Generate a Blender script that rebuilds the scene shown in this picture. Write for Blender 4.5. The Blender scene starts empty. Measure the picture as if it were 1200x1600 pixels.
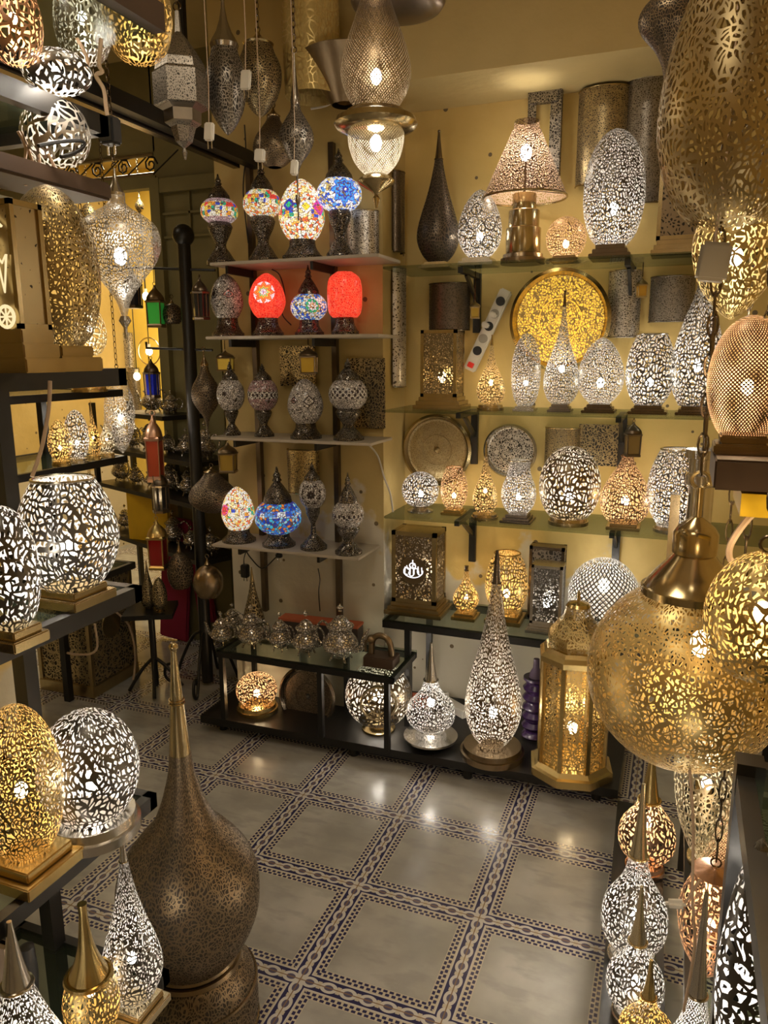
import bpy, bmesh, math, random
from mathutils import Vector, Matrix
random.seed(7)
PI = math.pi
C = bpy.context.scene.collection
SC = bpy.context.scene

# ------------------------------------------------------------------ camera, world, lights, exposure
CAM_H, F, PITCH, ROLL, YAW = 1.67, 1187.0, 0.2033, -0.0046, 0.3708
cam_d = bpy.data.cameras.new('camera')
cam = bpy.data.objects.new('camera', cam_d); C.objects.link(cam)
cam_d.sensor_fit = 'VERTICAL'; cam_d.sensor_height = 36.0; cam_d.lens = 36.0 * F / 1600.0
cam_d.clip_start = 0.02
cam.location = (0, 0, CAM_H)
cam.rotation_euler = (Matrix.Rotation(YAW, 3, 'Z') @ Matrix.Rotation(PI/2 - PITCH, 3, 'X') @ Matrix.Rotation(ROLL, 3, 'Z')).to_euler()
SC.camera = cam

w = bpy.data.worlds.new('world'); SC.world = w; w.use_nodes = True
w.node_tree.nodes['Background'].inputs[0].default_value = (1.0, 0.85, 0.6, 1)
w.node_tree.nodes['Background'].inputs[1].default_value = 0.05

def area(name, loc, size, power, col=(1, .86, .66), rot=(0, 0, 0)):
    l = bpy.data.lights.new(name, 'AREA'); l.energy = power; l.color = col; l.shape = 'SQUARE'; l.size = size
    o = bpy.data.objects.new(name, l); o.location = loc; o.rotation_euler = rot; C.objects.link(o); return o
area('ceiling_light', (-0.55, 1.15, 3.15), 0.5, 8)
area('ceiling_light', (-0.55, -0.5, 3.15), 0.6, 8)
area('ceiling_light', (-2.9, 2.1, 3.15), 0.4, 4)
area('ceiling_light', (-3.3, 4.6, 3.15), 0.8, 60, (1, .88, .62))

SC.view_settings.view_transform = 'Standard'; SC.view_settings.look = 'None'
SC.view_settings.exposure = 0.0; SC.view_settings.gamma = 1.0; SC.view_settings.use_curve_mapping = False
cy = SC.cycles
cy.max_bounces = 5; cy.diffuse_bounces = 3; cy.glossy_bounces = 3; cy.transmission_bounces = 3
cy.transparent_max_bounces = 16; cy.sample_clamp_indirect = 2.5; cy.sample_clamp_direct = 12
cy.caustics_reflective = False; cy.caustics_refractive = False
cy.use_denoising = True; cy.use_adaptive_sampling = True; cy.adaptive_threshold = 0.02
cy.use_light_tree = True

# ------------------------------------------------------------------ a pixel of the photo -> a point of the room
def ray(px, py):
    a, b = px - 600, py - 800
    cr, sr = math.cos(ROLL), math.sin(ROLL)
    u = cr*a + sr*b; v = -sr*a + cr*b
    c, s = math.cos(PITCH), math.sin(PITCH)
    d = (u, F*c - v*s, -v*c - F*s)
    k, q = math.cos(YAW), math.sin(YAW)
    return Vector((d[0]*k - d[1]*q, d[0]*q + d[1]*k, d[2]))
def at(px, py, X=None, Y=None, Z=None):
    d = ray(px, py)
    t = X/d.x if X is not None else (Y/d.y if Y is not None else (Z - CAM_H)/d.z)
    return Vector((0, 0, CAM_H)) + d*t
def depth(p):
    k, q = math.cos(YAW), math.sin(YAW); c, s = math.cos(PITCH), math.sin(PITCH)
    y = -p.x*q + p.y*k
    return y*c - (p.z - CAM_H)*s

# ------------------------------------------------------------------ mesh building
class G:
    def __init__(s): s.b = bmesh.new(); s.open = False
    def box(s, c, d, rz=0, bev=0, rx=0, ry=0):
        r = bmesh.ops.create_cube(s.b, size=1)
        m = Matrix.Translation(c) @ Matrix.Rotation(rz, 4, 'Z') @ Matrix.Rotation(ry, 4, 'Y') @ Matrix.Rotation(rx, 4, 'X') @ Matrix.Diagonal((d[0], d[1], d[2], 1))
        bmesh.ops.transform(s.b, matrix=m, verts=r['verts'])
        if bev:
            es = list({e for v in r['verts'] for e in v.link_edges})
            bmesh.ops.bevel(s.b, geom=es, offset=bev, segments=2, affect='EDGES')
        return s
    def lathe(s, prof, seg=48, c=(0, 0, 0), cap=True, M=None, rot=0):
        rings = []; rot += PI/2; Rm = max(r for z, r in prof); uvl = s.b.loops.layers.uv.verify()
        arc = [0.0]
        for (z0, r0), (z1, r1) in zip(prof, prof[1:]): arc.append(arc[-1] + math.hypot(z1-z0, r1-r0))
        for z, r in prof:
            rings.append([s.b.verts.new((c[0] + r*math.cos(2*PI*i/seg + rot), c[1] + r*math.sin(2*PI*i/seg + rot), c[2] + z)) for i in range(seg)])
        for k, (a, b) in enumerate(zip(rings, rings[1:])):
            for i in range(seg):
                f = s.b.faces.new((a[i], a[(i+1) % seg], b[(i+1) % seg], b[i]))
                u0, u1 = 2*PI*i/seg*Rm, 2*PI*(i+1)/seg*Rm
                for lp, uv in zip(f.loops, ((u0, arc[k]), (u1, arc[k]), (u1, arc[k+1]), (u0, arc[k+1]))): lp[uvl].uv = uv
        if cap:
            s.b.faces.new(rings[0][::-1]); s.b.faces.new(rings[-1])
        else: s.open = True
        if M is not None:
            bmesh.ops.transform(s.b, matrix=M, verts=[v for r in rings for v in r])
        return s
    def tube(s, pts, r, seg=8, closed=False):
        pts = [Vector(p) for p in pts]
        n = len(pts); rings = []
        rad = r if isinstance(r, (list, tuple)) else [r]*n
        up = None
        for i, p in enumerate(pts):
            a = pts[(i-1) % n] if (closed or i) else p
            b = pts[(i+1) % n] if (closed or i < n-1) else p
            t = (b - a).normalized() if (b - a).length > 1e-9 else Vector((0, 0, 1))
            if up is None: up = t.orthogonal().normalized()
            up = (up - t*up.dot(t))
            up = up.normalized() if up.length > 1e-6 else t.orthogonal().normalized()
            q = t.cross(up)
            rings.append([s.b.verts.new(p + (up*math.cos(2*PI*k/seg) + q*math.sin(2*PI*k/seg))*rad[i]) for k in range(seg)])
        m = n if closed else n-1
        for i in range(m):
            a, b = rings[i], rings[(i+1) % n]
            for k in range(seg):
                s.b.faces.new((a[k], a[(k+1) % seg], b[(k+1) % seg], b[k]))
        if not closed:
            s.b.faces.new(rings[0][::-1]); s.b.faces.new(rings[-1])
        return s
    def ball(s, c, r, seg=16, sz=1.0):
        n = 10
        return s.lathe([(-r*sz*math.cos(PI*i/n), max(r*math.sin(PI*i/n), r*.02)) for i in range(n+1)], seg, c)
    def poly(s, pts, dz):            # vertical extrusion of a floor polygon
        lo = [s.b.verts.new((p[0], p[1], p[2])) for p in pts]; hi = [s.b.verts.new((p[0], p[1], p[2]+dz)) for p in pts]
        n = len(pts)
        s.b.faces.new(lo[::-1]); s.b.faces.new(hi)
        for i in range(n): s.b.faces.new((lo[i], lo[(i+1) % n], hi[(i+1) % n], hi[i]))
        return s
    def ring(s, c, R, r, axis='Z', seg=28, sx=1.0):
        P = []
        for i in range(seg):
            a = 2*PI*i/seg; x, y = R*math.cos(a)*sx, R*math.sin(a)
            P.append(Vector(c) + (Vector((x, y, 0)) if axis == 'Z' else Vector((x, 0, y)) if axis == 'Y' else Vector((0, x, y))))
        return s.tube(P, r, 6, True)
    def out(s, name, m, parent=None, smooth=True, loc=None, rz=0, M=None, ang=38):
        me = bpy.data.meshes.new(name)
        if not s.open: bmesh.ops.recalc_face_normals(s.b, faces=s.b.faces)
        if M is not None: bmesh.ops.transform(s.b, matrix=M, verts=s.b.verts)
        s.b.to_mesh(me); s.b.free()
        if smooth:
            me.polygons.foreach_set('use_smooth', [True]*len(me.polygons))
            me.set_sharp_from_angle(angle=math.radians(ang))
        me.materials.append(m)
        o = bpy.data.objects.new(name, me); C.objects.link(o)
        if parent is not None: o.parent = parent
        if loc is not None: o.location = loc
        if rz: o.rotation_euler.z = rz
        return o

def tag(o, label, cat, group=None, kind=None):
    o['label'] = label; o['category'] = cat
    if group: o['group'] = group
    if kind: o['kind'] = kind
    return o
def thing(name, label, cat, loc, rz=0, group=None, rot=None):
    o = bpy.data.objects.new(name, None); o.empty_display_size = .02
    C.objects.link(o); o.location = loc; o.rotation_euler = rot if rot else (0, 0, rz)
    return tag(o, label, cat, group)
def structure(name, g, m, smooth=False):
    o = g.out(name, m, smooth=smooth); o['kind'] = 'structure'; return o

# ------------------------------------------------------------------ node materials
def newmat(name):
    m = bpy.data.materials.new(name); m.use_nodes = True
    nt = m.node_tree; nt.nodes.clear()
    o = nt.nodes.new('ShaderNodeOutputMaterial')
    return m, nt, o
class N:                                    # small helper for node maths
    def __init__(s, nt): s.t = nt; s.n = nt.nodes; s.l = nt.links
    def _in(s, sock, v):
        if v is None: return
        if isinstance(v, bpy.types.NodeSocket): s.l.new(v, sock)
        else: sock.default_value = v
    def m(s, op, a, b=None, c=None):
        x = s.n.new('ShaderNodeMath'); x.operation = op
        for i, v in enumerate((a, b, c)): s._in(x.inputs[i], v)
        return x.outputs[0]
    def vm(s, op, a, b=None, out=0):
        x = s.n.new('ShaderNodeVectorMath'); x.operation = op
        s._in(x.inputs[0], a); s._in(x.inputs[1], b)
        return x.outputs[out]
    def obj(s): return s.n.new('ShaderNodeTexCoord').outputs['Object']
    def sep(s, v):
        x = s.n.new('ShaderNodeSeparateXYZ'); s.l.new(v, x.inputs[0]); return x.outputs
    def comb(s, a, b, c):
        x = s.n.new('ShaderNodeCombineXYZ')
        for i, v in enumerate((a, b, c)): s._in(x.inputs[i], v)
        return x.outputs[0]
    def noise(s, vec, scale, detail=3, out=0):
        x = s.n.new('ShaderNodeTexNoise'); s._in(x.inputs['Vector'], vec); x.inputs['Scale'].default_value = scale; x.inputs['Detail'].default_value = detail
        return x.outputs[out]
    def vor(s, vec, scale, feature='F1', out='Distance', rnd=1.0):
        x = s.n.new('ShaderNodeTexVoronoi'); x.feature = feature; s._in(x.inputs['Vector'], vec); x.inputs['Scale'].default_value = scale
        x.inputs['Randomness'].default_value = rnd
        return x.outputs[out]
    def ramp(s, fac, stops, const=False):
        x = s.n.new('ShaderNodeValToRGB'); s._in(x.inputs[0], fac); r = x.color_ramp
        if const: r.interpolation = 'CONSTANT'
        while len(r.elements) < len(stops): r.elements.new(.5)
        for e, (p, c) in zip(r.elements, stops): e.position = p; e.color = (*c[:3], 1)
        return x.outputs[0]
    def mix(s, f, a, b):
        x = s.n.new('ShaderNodeMix'); x.data_type = 'RGBA'
        s._in(x.inputs[0], f)
        for i, v in ((6, a), (7, b)): s._in(x.inputs[i], (*v[:3], 1) if isinstance(v, tuple) else v)
        return x.outputs[2]
    def bsdf(s, col, rough=.5, metal=0.0, **k):
        x = s.n.new('ShaderNodeBsdfPrincipled')
        s._in(x.inputs['Base Color'], (*col[:3], 1) if isinstance(col, tuple) else col)
        s._in(x.inputs['Roughness'], rough); s._in(x.inputs['Metallic'], metal)
        for a, v in k.items(): s._in(x.inputs[a.replace('_', ' ')], v)
        return x
    def mixs(s, f, a, b):
        x = s.n.new('ShaderNodeMixShader'); s._in(x.inputs[0], f); s.l.new(a, x.inputs[1]); s.l.new(b, x.inputs[2]); return x.outputs[0]

def plain(name, col, rough=.5, metal=0.0, var=.12, scale=14, bump=0, **k):
    m, nt, o = newmat(name); n = N(nt)
    nz = n.noise(n.obj(), scale, 4)
    f = n.m('MULTIPLY_ADD', nz, 2*var, 1 - var)
    c = n.vm('SCALE', (*col,)); c.node.inputs['Scale'].default_value = 1; nt.links.new(f, c.node.inputs['Scale'])
    b = n.bsdf(c, rough, metal, **k)
    if bump:
        bp = nt.nodes.new('ShaderNodeBump'); bp.inputs['Strength'].default_value = bump; bp.inputs['Distance'].default_value = .01
        nt.links.new(n.noise(n.obj(), scale*3, 5), bp.inputs['Height']); nt.links.new(bp.outputs[0], b.inputs['Normal'])
    nt.links.new(b.outputs[0], o.inputs[0]); return m

TONE = {'gold': (.62, .46, .19), 'brass': (.46, .36, .19), 'silver': (.62, .58, .52), 'bronze': (.27, .20, .12),
        'copper': (.70, .42, .28), 'steel': (.32, .285, .24), 'dark': (.16, .125, .09), 'pale': (.72, .62, .42)}
def metal(tone, rough=.32):
    key = 'metal_%s_%d' % (tone, rough*100)
    return bpy.data.materials.get(key) or plain(key, TONE[tone], rough*.75, .95, .18, 30)
PC = {}
OUTK = {'silver': .24, 'gold': .62, 'copper': .32, 'bronze': .7, 'pale': .55, 'brass': .45}
INNER = {'silver': (.88, .86, .84), 'gold': (.92, .66, .26), 'copper': (.92, .66, .46), 'bronze': (.85, .78, .68), 'brass': (.88, .68, .38), 'pale': (.92, .84, .66)}
def pierced(tone, scale=75, thr=.10, see=True, mode='vor', rough=.35, back=(.02, .015, .01), nn=18, kz=60, lit=False, uv=True):
    """sheet metal cut with a fine pattern of holes; see=False: cuts coloured dark for the unlit hollow behind them"""
    key = (tone, scale, thr, see, mode, nn, kz, back, lit, uv)
    if key in PC: return PC[key]
    m, nt, o = newmat('pierced_%s_%s' % (tone, mode)); n = N(nt)
    P = n.obj()
    if mode in ('vor', 'curl'):
        V = nt.nodes.new('ShaderNodeTexCoord').outputs['UV'] if uv else P
        nz = n.noise(V, scale*.30, 1, 1)
        v = n.vm('MULTIPLY_ADD', nz, (3.2/scale,)*3); nt.links.new(V, v.node.inputs[2])
        v = n.vm('MULTIPLY', v, (1.12, .82, 1))
        x = nt.nodes.new('ShaderNodeTexVoronoi'); x.feature = 'DISTANCE_TO_EDGE'; x.inputs['Scale'].default_value = scale; x.inputs['Randomness'].default_value = .85
        x.voronoi_dimensions = '2D' if uv else '3D'; nt.links.new(v, x.inputs['Vector']); f = x.outputs['Distance']
        hole = n.m('GREATER_THAN', f, thr)
        if mode == 'curl':                   # rosettes between the cuts
            y_ = nt.nodes.new('ShaderNodeTexVoronoi'); y_.inputs['Scale'].default_value = scale*.16; y_.inputs['Randomness'].default_value = .35
            y_.voronoi_dimensions = '2D' if uv else '3D'; nt.links.new(V, y_.inputs['Vector'])
            r = n.m('ABSOLUTE', n.m('SUBTRACT', y_.outputs['Distance'], .36))
            hole = n.m('MULTIPLY', hole, n.m('GREATER_THAN', r, .035))
    else:
        x, y, z = n.sep(P)
        a = n.m('MULTIPLY', n.m('ARCTAN2', y, x), nn/(2*PI)); zz = n.m('MULTIPLY', z, kz)
        if mode == 'diamond':
            p = n.m('PINGPONG', n.m('ADD', a, zz), .5); q = n.m('PINGPONG', n.m('SUBTRACT', a, zz), .5)
            hole = n.m('GREATER_THAN', n.m('MINIMUM', p, q), thr)
        else:                                # dots in staggered rows
            p = n.m('PINGPONG', n.m('ADD', a, zz), .5); q = n.m('PINGPONG', n.m('SUBTRACT', a, zz), .5)
            d = n.m('ADD', n.m('POWER', n.m('SUBTRACT', p, .5), 2), n.m('POWER', n.m('SUBTRACT', q, .5), 2))
            hole = n.m('LESS_THAN', d, thr)
    col = TONE[tone]
    nz2 = n.noise(P, 9, 3)
    if lit:                                  # light contrast put into the colour: outside darkened, inside brightened
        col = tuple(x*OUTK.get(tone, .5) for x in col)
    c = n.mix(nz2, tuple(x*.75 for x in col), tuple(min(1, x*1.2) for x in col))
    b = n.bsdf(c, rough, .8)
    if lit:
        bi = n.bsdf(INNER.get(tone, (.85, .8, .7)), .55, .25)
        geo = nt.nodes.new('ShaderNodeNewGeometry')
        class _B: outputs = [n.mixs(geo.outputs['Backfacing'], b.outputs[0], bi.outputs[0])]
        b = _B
    if see:
        t = nt.nodes.new('ShaderNodeBsdfTransparent'); s = n.mixs(hole, b.outputs[0], t.outputs[0])
    else:
        t = n.bsdf(back, .8)  # opaque colour in the cuts, dark to imitate the shaded inside
        if see == 0 and back[0] > .8:        # the cuts themselves glow, in place of a lamp behind them
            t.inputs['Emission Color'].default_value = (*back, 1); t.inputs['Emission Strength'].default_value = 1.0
        s = n.mixs(hole, b.outputs[0], t.outputs[0])
    nt.links.new(s, o.inputs[0]); PC[key] = m; return m

def emit(name, col, st):
    m, nt, o = newmat(name); e = nt.nodes.new('ShaderNodeEmission'); e.inputs[0].default_value = (*col, 1); e.inputs[1].default_value = st
    nt.links.new(e.outputs[0], o.inputs[0]); return m

PAL = {'multi': [(.85, .05, .03), (.95, .75, .3), (.02, .08, .6), (.9, .85, .7), (.9, .35, .03), (.95, .9, .75), (.02, .45, .25), (.95, .7, .1)],
       'cream': [(.95, .85, .6), (.9, .45, .08), (.95, .9, .8), (.8, .15, .05), (.95, .8, .35), (.9, .9, .85)],
       'blue': [(.02, .06, .6), (.05, .3, .9), (.7, .85, 1), (.02, .1, .75), (.1, .55, .95), (.9, .95, 1)],
       'deepblue': [(.01, .06, .5), (.02, .2, .7), (.05, .5, .75), (.01, .04, .35), (.3, .6, .8), (.85, .25, .05)],
       'bluewhite': [(.75, .85, 1), (.03, .1, .6), (.9, .85, .7), (.1, .35, .85), (.95, .95, .95), (.6, .45, .15)],
       'red': [(1, .03, .015), (.8, .02, .012), (1, .05, .025), (.65, .012, .01)],
       'grey': [(.62, .58, .54), (.42, .39, .37), (.75, .7, .66), (.5, .46, .44)],
       'pinkgrey': [(.5, .32, .33), (.4, .25, .27), (.6, .5, .48), (.45, .3, .3)]}
def mosaic(name, pal, scale=110, lit=0.0, band=None, band_pal=None, med=(), grout=.08, chev=None):
    """glass chips in plaster.  med: (direction, radius, shape, colours by ring)"""
    scale *= .8
    m, nt, o = newmat(name); n = N(nt); P = n.obj()
    cc = n.vor(P, scale, 'F1', 'Color'); edge = n.vor(P, scale, 'DISTANCE_TO_EDGE')
    r = n.sep(cc)[0]
    def pick(p): return n.ramp(r, [(i/len(PAL[p]), c) for i, c in enumerate(PAL[p])], True)
    col = pick(pal)
    x, y, z = n.sep(P)
    if band:
        f = n.m('LESS_THAN', n.m('ABSOLUTE', n.m('SUBTRACT', z, band[0])), band[1])
        bc = n.vor(P, scale*.5, 'F1', 'Color', .25)
        col = n.mix(f, col, n.ramp(n.sep(bc)[1], [(i/len(PAL[band_pal]), c) for i, c in enumerate(PAL[band_pal])], True))
    if chev:                                  # zig-zag rows of dark and light lozenges
        a = n.m('MULTIPLY', n.m('ARCTAN2', y, x), 20/(2*PI))
        p = n.m('PINGPONG', n.m('ADD', a, n.m('MULTIPLY', z, chev[2])), .5); q = n.m('PINGPONG', n.m('SUBTRACT', a, n.m('MULTIPLY', z, chev[2])), .5)
        dk = n.m('GREATER_THAN', n.m('MULTIPLY', p, q), .07)
        f = n.m('LESS_THAN', n.m('ABSOLUTE', n.m('SUBTRACT', z, chev[0])), chev[1])
        col = n.mix(f, col, n.mix(dk, (.72, .69, .66), (.03, .02, .03)))
    for (dx, dy, dz), R, shape, rings in med:
        q = n.vm('SUBTRACT', P, (dx, dy, dz))
        d = n.vm('LENGTH', q, out=1)
        if shape == 'diamond':
            a, b, c = n.sep(q); d = n.m('ADD', n.m('ABSOLUTE', c), n.m('SQRT', n.m('ADD', n.m('MULTIPLY', a, a), n.m('MULTIPLY', b, b))))
        if shape == 'star':
            u = n.vm('NORMALIZE', n.vm('CROSS_PRODUCT', (dx, dy, dz), (0, 0, 1)))
            ang = n.m('ARCTAN2', n.sep(q)[2], n.vm('DOT_PRODUCT', q, u, out=1))
            d = n.m('MULTIPLY', d, n.m('MULTIPLY_ADD', n.m('PINGPONG', n.m('MULTIPLY', ang, 8/PI), 1.0), .45, .8))
        t = n.m('DIVIDE', d, R)
        k = n.ramp(t, [(p, c) for p, c in rings], True)
        col = n.mix(n.m('LESS_THAN', n.m('DIVIDE', n.vm('LENGTH', q, out=1) if shape != 'diamond' else d, R), 1.0), col, k)
    gr = n.m('LESS_THAN', edge, grout)
    dark = n.mix(gr, col, (.035, .025, .02) if not lit else (.10, .06, .05))
    if lit and pal == 'red': dark = n.mix(gr, col, (.75, .10, .05))
    b = n.bsdf(dark, .18)
    if lit:
        nt.links.new(dark, b.inputs['Emission Color']); b.inputs['Emission Strength'].default_value = lit*.72
    nt.links.new(b.outputs[0], o.inputs[0]); return m

def plaster(name, c1, c2, peel=None):
    m, nt, o = newmat(name); n = N(nt); P = n.obj()
    a = n.noise(P, 2.2, 6); b = n.noise(P, 11, 4)
    col = n.mix(n.ramp(a, [(.35, (0, 0, 0)), (.68, (1, 1, 1))]), c1, c2)
    col = n.mix(n.m('MULTIPLY', b, .35), col, tuple(x*.72 for x in c1))
    if peel:                                  # bare plaster where the paint has come off, mostly low on the wall
        z = n.sep(P)[2]
        f = n.m('MULTIPLY_ADD', n.noise(P, 3.1, 6), 1.3, n.m('MULTIPLY', z, -1))
        f = n.m('ADD', f, peel)
        col = n.mix(n.ramp(f, [(.42, (0, 0, 0)), (.47, (1, 1, 1))]), col, (.60, .54, .42))
        spots = n.m('LESS_THAN', n.vor(P, 9, 'F1'), .09)
        col = n.mix(spots, col, (.14, .10, .05))
    bs = n.bsdf(col, .75)
    bp = nt.nodes.new('ShaderNodeBump'); bp.inputs['Strength'].default_value = .35; bp.inputs['Distance'].default_value = .01
    nt.links.new(n.noise(P, 16, 6), bp.inputs['Height']); nt.links.new(bp.outputs[0], bs.inputs['Normal'])
    nt.links.new(bs.outputs[0], o.inputs[0]); return m

def floor_mat():
    m, nt, o = newmat('patterned_floor_tiles'); n = N(nt); P = n.obj()
    x, y, z = n.sep(P)
    u = n.m('DIVIDE', n.m('SUBTRACT', x, -1.663), .4); v = n.m('DIVIDE', n.m('SUBTRACT', y, 2.372), .4)
    du = n.m('PINGPONG', u, .5); dv = n.m('PINGPONG', v, .5)
    near_u = n.m('LESS_THAN', du, dv)
    d = n.m('MINIMUM', du, dv)
    s = n.m('ADD', n.m('MULTIPLY', near_u, v), n.m('MULTIPLY', n.m('SUBTRACT', 1, near_u), u))
    # chain of ovals
    e = n.m('PINGPONG', n.m('MULTIPLY_ADD', s, 7, .5), .5)             # 0 at the middle of an oval, .5 between
    ell = n.m('SQRT', n.m('ADD', n.m('POWER', n.m('DIVIDE', e, .40), 2), n.m('POWER', n.m('DIVIDE', d, .040), 2)))
    ring = n.m('LESS_THAN', n.m('ABSOLUTE', n.m('SUBTRACT', ell, .84)), .26)
    inner = n.m('LESS_THAN', ell, .58)
    cross = n.m('GREATER_THAN', e, .40)
    navy = (.030, .028, .085); cream = (.56, .50, .40); white = (.60, .57, .54)
    chain = n.mix(ring, navy, white)
    chain = n.mix(inner, chain, (.10, .09, .15))
    chain = n.mix(n.m('MULTIPLY', cross, n.m('LESS_THAN', d, .03)), chain, cream)
    # rows of small navy wedges
    k = n.m('PINGPONG', n.m('MULTIPLY_ADD', s, 22, .25), .5)
    k2 = n.m('PINGPONG', n.m('MULTIPLY_ADD', s, 22, .75), .5)
    r1 = n.m('MULTIPLY', n.m('LESS_THAN', n.m('ABSOLUTE', n.m('SUBTRACT', d, .086)), .011), n.m('GREATER_THAN', k, .19))
    r2 = n.m('MULTIPLY', n.m('LESS_THAN', n.m('ABSOLUTE', n.m('SUBTRACT', d, .114)), .010), n.m('GREATER_THAN', k2, .17))
    dots = n.mix(n.m('MAXIMUM', r1, r2), cream, navy)
    line = n.m('LESS_THAN', n.m('ABSOLUTE', n.m('SUBTRACT', d, .061)), .004)
    inb = n.m('LESS_THAN', d, .065)
    band = n.mix(inb, dots, chain); band = n.mix(line, band, white)
    mb = n.noise(P, 4.5, 7); mb2 = n.noise(n.vm('MULTIPLY', P, (1, 2.4, 1)), 9, 5)
    field = n.mix(n.ramp(mb, [(.36, (0, 0, 0)), (.66, (1, 1, 1))]), (.34, .325, .295), (.49, .47, .43))
    field = n.mix(n.ramp(mb2, [(.5, (0, 0, 0)), (.62, (.5, .5, .5))]), field, (.31, .30, .28))
    col = n.mix(n.m('LESS_THAN', d, .13), field, band)
    col = n.mix(n.m('LESS_THAN', d, .004), col, (.24, .15, .09))
    rough = n.m('MULTIPLY_ADD', n.noise(P, 6, 4), .16, .12)
    b = n.bsdf(col, rough)
    nt.links.new(b.outputs[0], o.inputs[0]); return m

def glass_sheet():
    m, nt, o = newmat('shelf_glass'); n = N(nt)
    b = n.bsdf((.05, .065, .045), .06); t = nt.nodes.new('ShaderNodeBsdfTransparent'); t.inputs[0].default_value = (.80, .84, .78, 1)
    f = nt.nodes.new('ShaderNodeLayerWeight'); f.inputs[0].default_value = .25
    s = n.mixs(n.m('MULTIPLY_ADD', f.outputs[1], .4, .06), t.outputs[0], b.outputs[0])
    nt.links.new(s, o.inputs[0]); return m

M_FLOOR = floor_mat(); M_GLASS = glass_sheet()
M_YEL = plaster('yellow_plaster', (.62, .43, .13), (.76, .56, .22), peel=.62)
M_YEL2 = plaster('ochre_plaster', (.50, .36, .12), (.64, .48, .20), peel=.75)
M_BRIGHT = plaster('bright_yellow_wall', (.85, .60, .10), (.9, .66, .16))
M_OLIVE = plaster('olive_paint', (.20, .17, .07), (.27, .23, .10))
M_CEIL = plaster('ceiling_plaster', (.55, .42, .18), (.62, .48, .22))
M_BLACK = plain('black_iron', (.010, .009, .008), .38, .2, .3)
M_RUBBER = plain('black_plastic', (.015, .015, .016), .45)
M_WHITE = plain('white_plastic', (.72, .68, .60), .4)
M_GREYP = plain('grey_plastic', (.36, .33, .28), .5)
M_WOOD = plain('brown_wood', (.06, .034, .02), .5, 0, .35, 8)
M_BOARD = plain('white_board', (.44, .38, .30), .35, 0, .1)
M_CORD = plain('beige_cord', (.55, .40, .28), .6)
M_RED = plain('red_card', (.50, .12, .05), .6)
def ornate(name, c1, c2, scale, rough):
    m, nt, o = newmat(name); n = N(nt); P = n.obj()
    f = n.vor(P, scale, 'DISTANCE_TO_EDGE'); g_ = n.noise(P, scale*.7, 3)
    k = n.ramp(n.m('MULTIPLY', f, n.m('MULTIPLY_ADD', g_, 1.6, .4)), [(.04, (0, 0, 0)), (.22, (1, 1, 1))])
    b = n.bsdf(n.mix(k, c1, c2), rough, .95)
    bp = nt.nodes.new('ShaderNodeBump'); bp.inputs['Strength'].default_value = .9; bp.inputs['Distance'].default_value = .004
    nt.links.new(k, bp.inputs['Height']); nt.links.new(bp.outputs[0], b.inputs['Normal']); nt.links.new(b.outputs[0], o.inputs[0]); return m
M_SIL_ORN = ornate('engraved_silver', (.30, .27, .24), (.85, .81, .76), 85, .22)
M_DARKORN = ornate('dark_cast_metal', (.03, .025, .02), (.34, .31, .27), 170, .24)
M_BULB = emit('lit_bulb_white', (1, .93, .82), 28); M_BULBW = emit('lit_bulb_warm', (1, .72, .38), 24)

# ------------------------------------------------------------------ the setting
def wall(name, x0, x1, y0, y1, z0, z1, m):
    return structure(name, G().box(((x0+x1)/2, (y0+y1)/2, (z0+z1)/2), (x1-x0, y1-y0, z1-z0)), m)
ZC = 3.2
wall('floor', -5, 1.0, -1.6, 6.2, -.1, 0, M_FLOOR)
wall('ceiling', -5, 1.0, -1.6, 6.2, ZC, ZC+.1, M_CEIL)
wall('wall_mosaic_shelves', -1.93, -1.16, 2.98, 3.7, 0, ZC, M_YEL2)
wall('wall_alcove', -1.16, .62, 3.25, 3.7, 0, ZC, M_YEL)
wall('wall_lintel', -1.16, .62, 2.88, 3.25, 2.66, ZC, M_CEIL)
wall('wall_right', .62, .72, -1.6, 3.7, 0, ZC, M_YEL)
wall('wall_left', -1.5, -1.36, -1.6, 1.25, 0, ZC, M_YEL)
wall('wall_front', -1.5, .72, -1.7, -1.6, 0, ZC, M_YEL)
wall('wall_far_left', -4.7, -4.6, 1.1, 6.2, 0, ZC, M_YEL2)
wall('wall_side', -4.7, -1.5, 1.0, 1.12, 0, ZC, M_YEL2)
g = G(); g.box((-2.32, 3.66, 1.6), (.80, .08, 3.2)); g.box((-3.46, 3.66, 2.97), (1.5, .08, .46)); g.box((-4.4, 3.66, 1.6), (.4, .08, 3.2))
g.box((-3.46, 3.64, 2.59), (1.5, .06, .06)); g.box((-2.44, 3.6, 2.56), (.56, .03, .07)); g.box((-2.70, 3.6, 1.3), (.06, .04, 2.6)); g.box((-2.36, 3.615, 1.35), (.03, .02, 2.3))
g.box((-2.44, 3.61, 2.3), (.5, .015, .012)); g.box((-2.44, 3.61, 2.42), (.5, .015, .012)); g.box((-2.5, 3.61, 2.4), (.012, .015, .25))
structure('wall_back', g, M_OLIVE)
wall('wall_back_room', -5, 0, 5.6, 5.7, 0, ZC, M_BRIGHT)
wall('wall_back_room_side', -1.95, -1.85, 3.7, 5.6, 0, ZC, M_BRIGHT)

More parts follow.
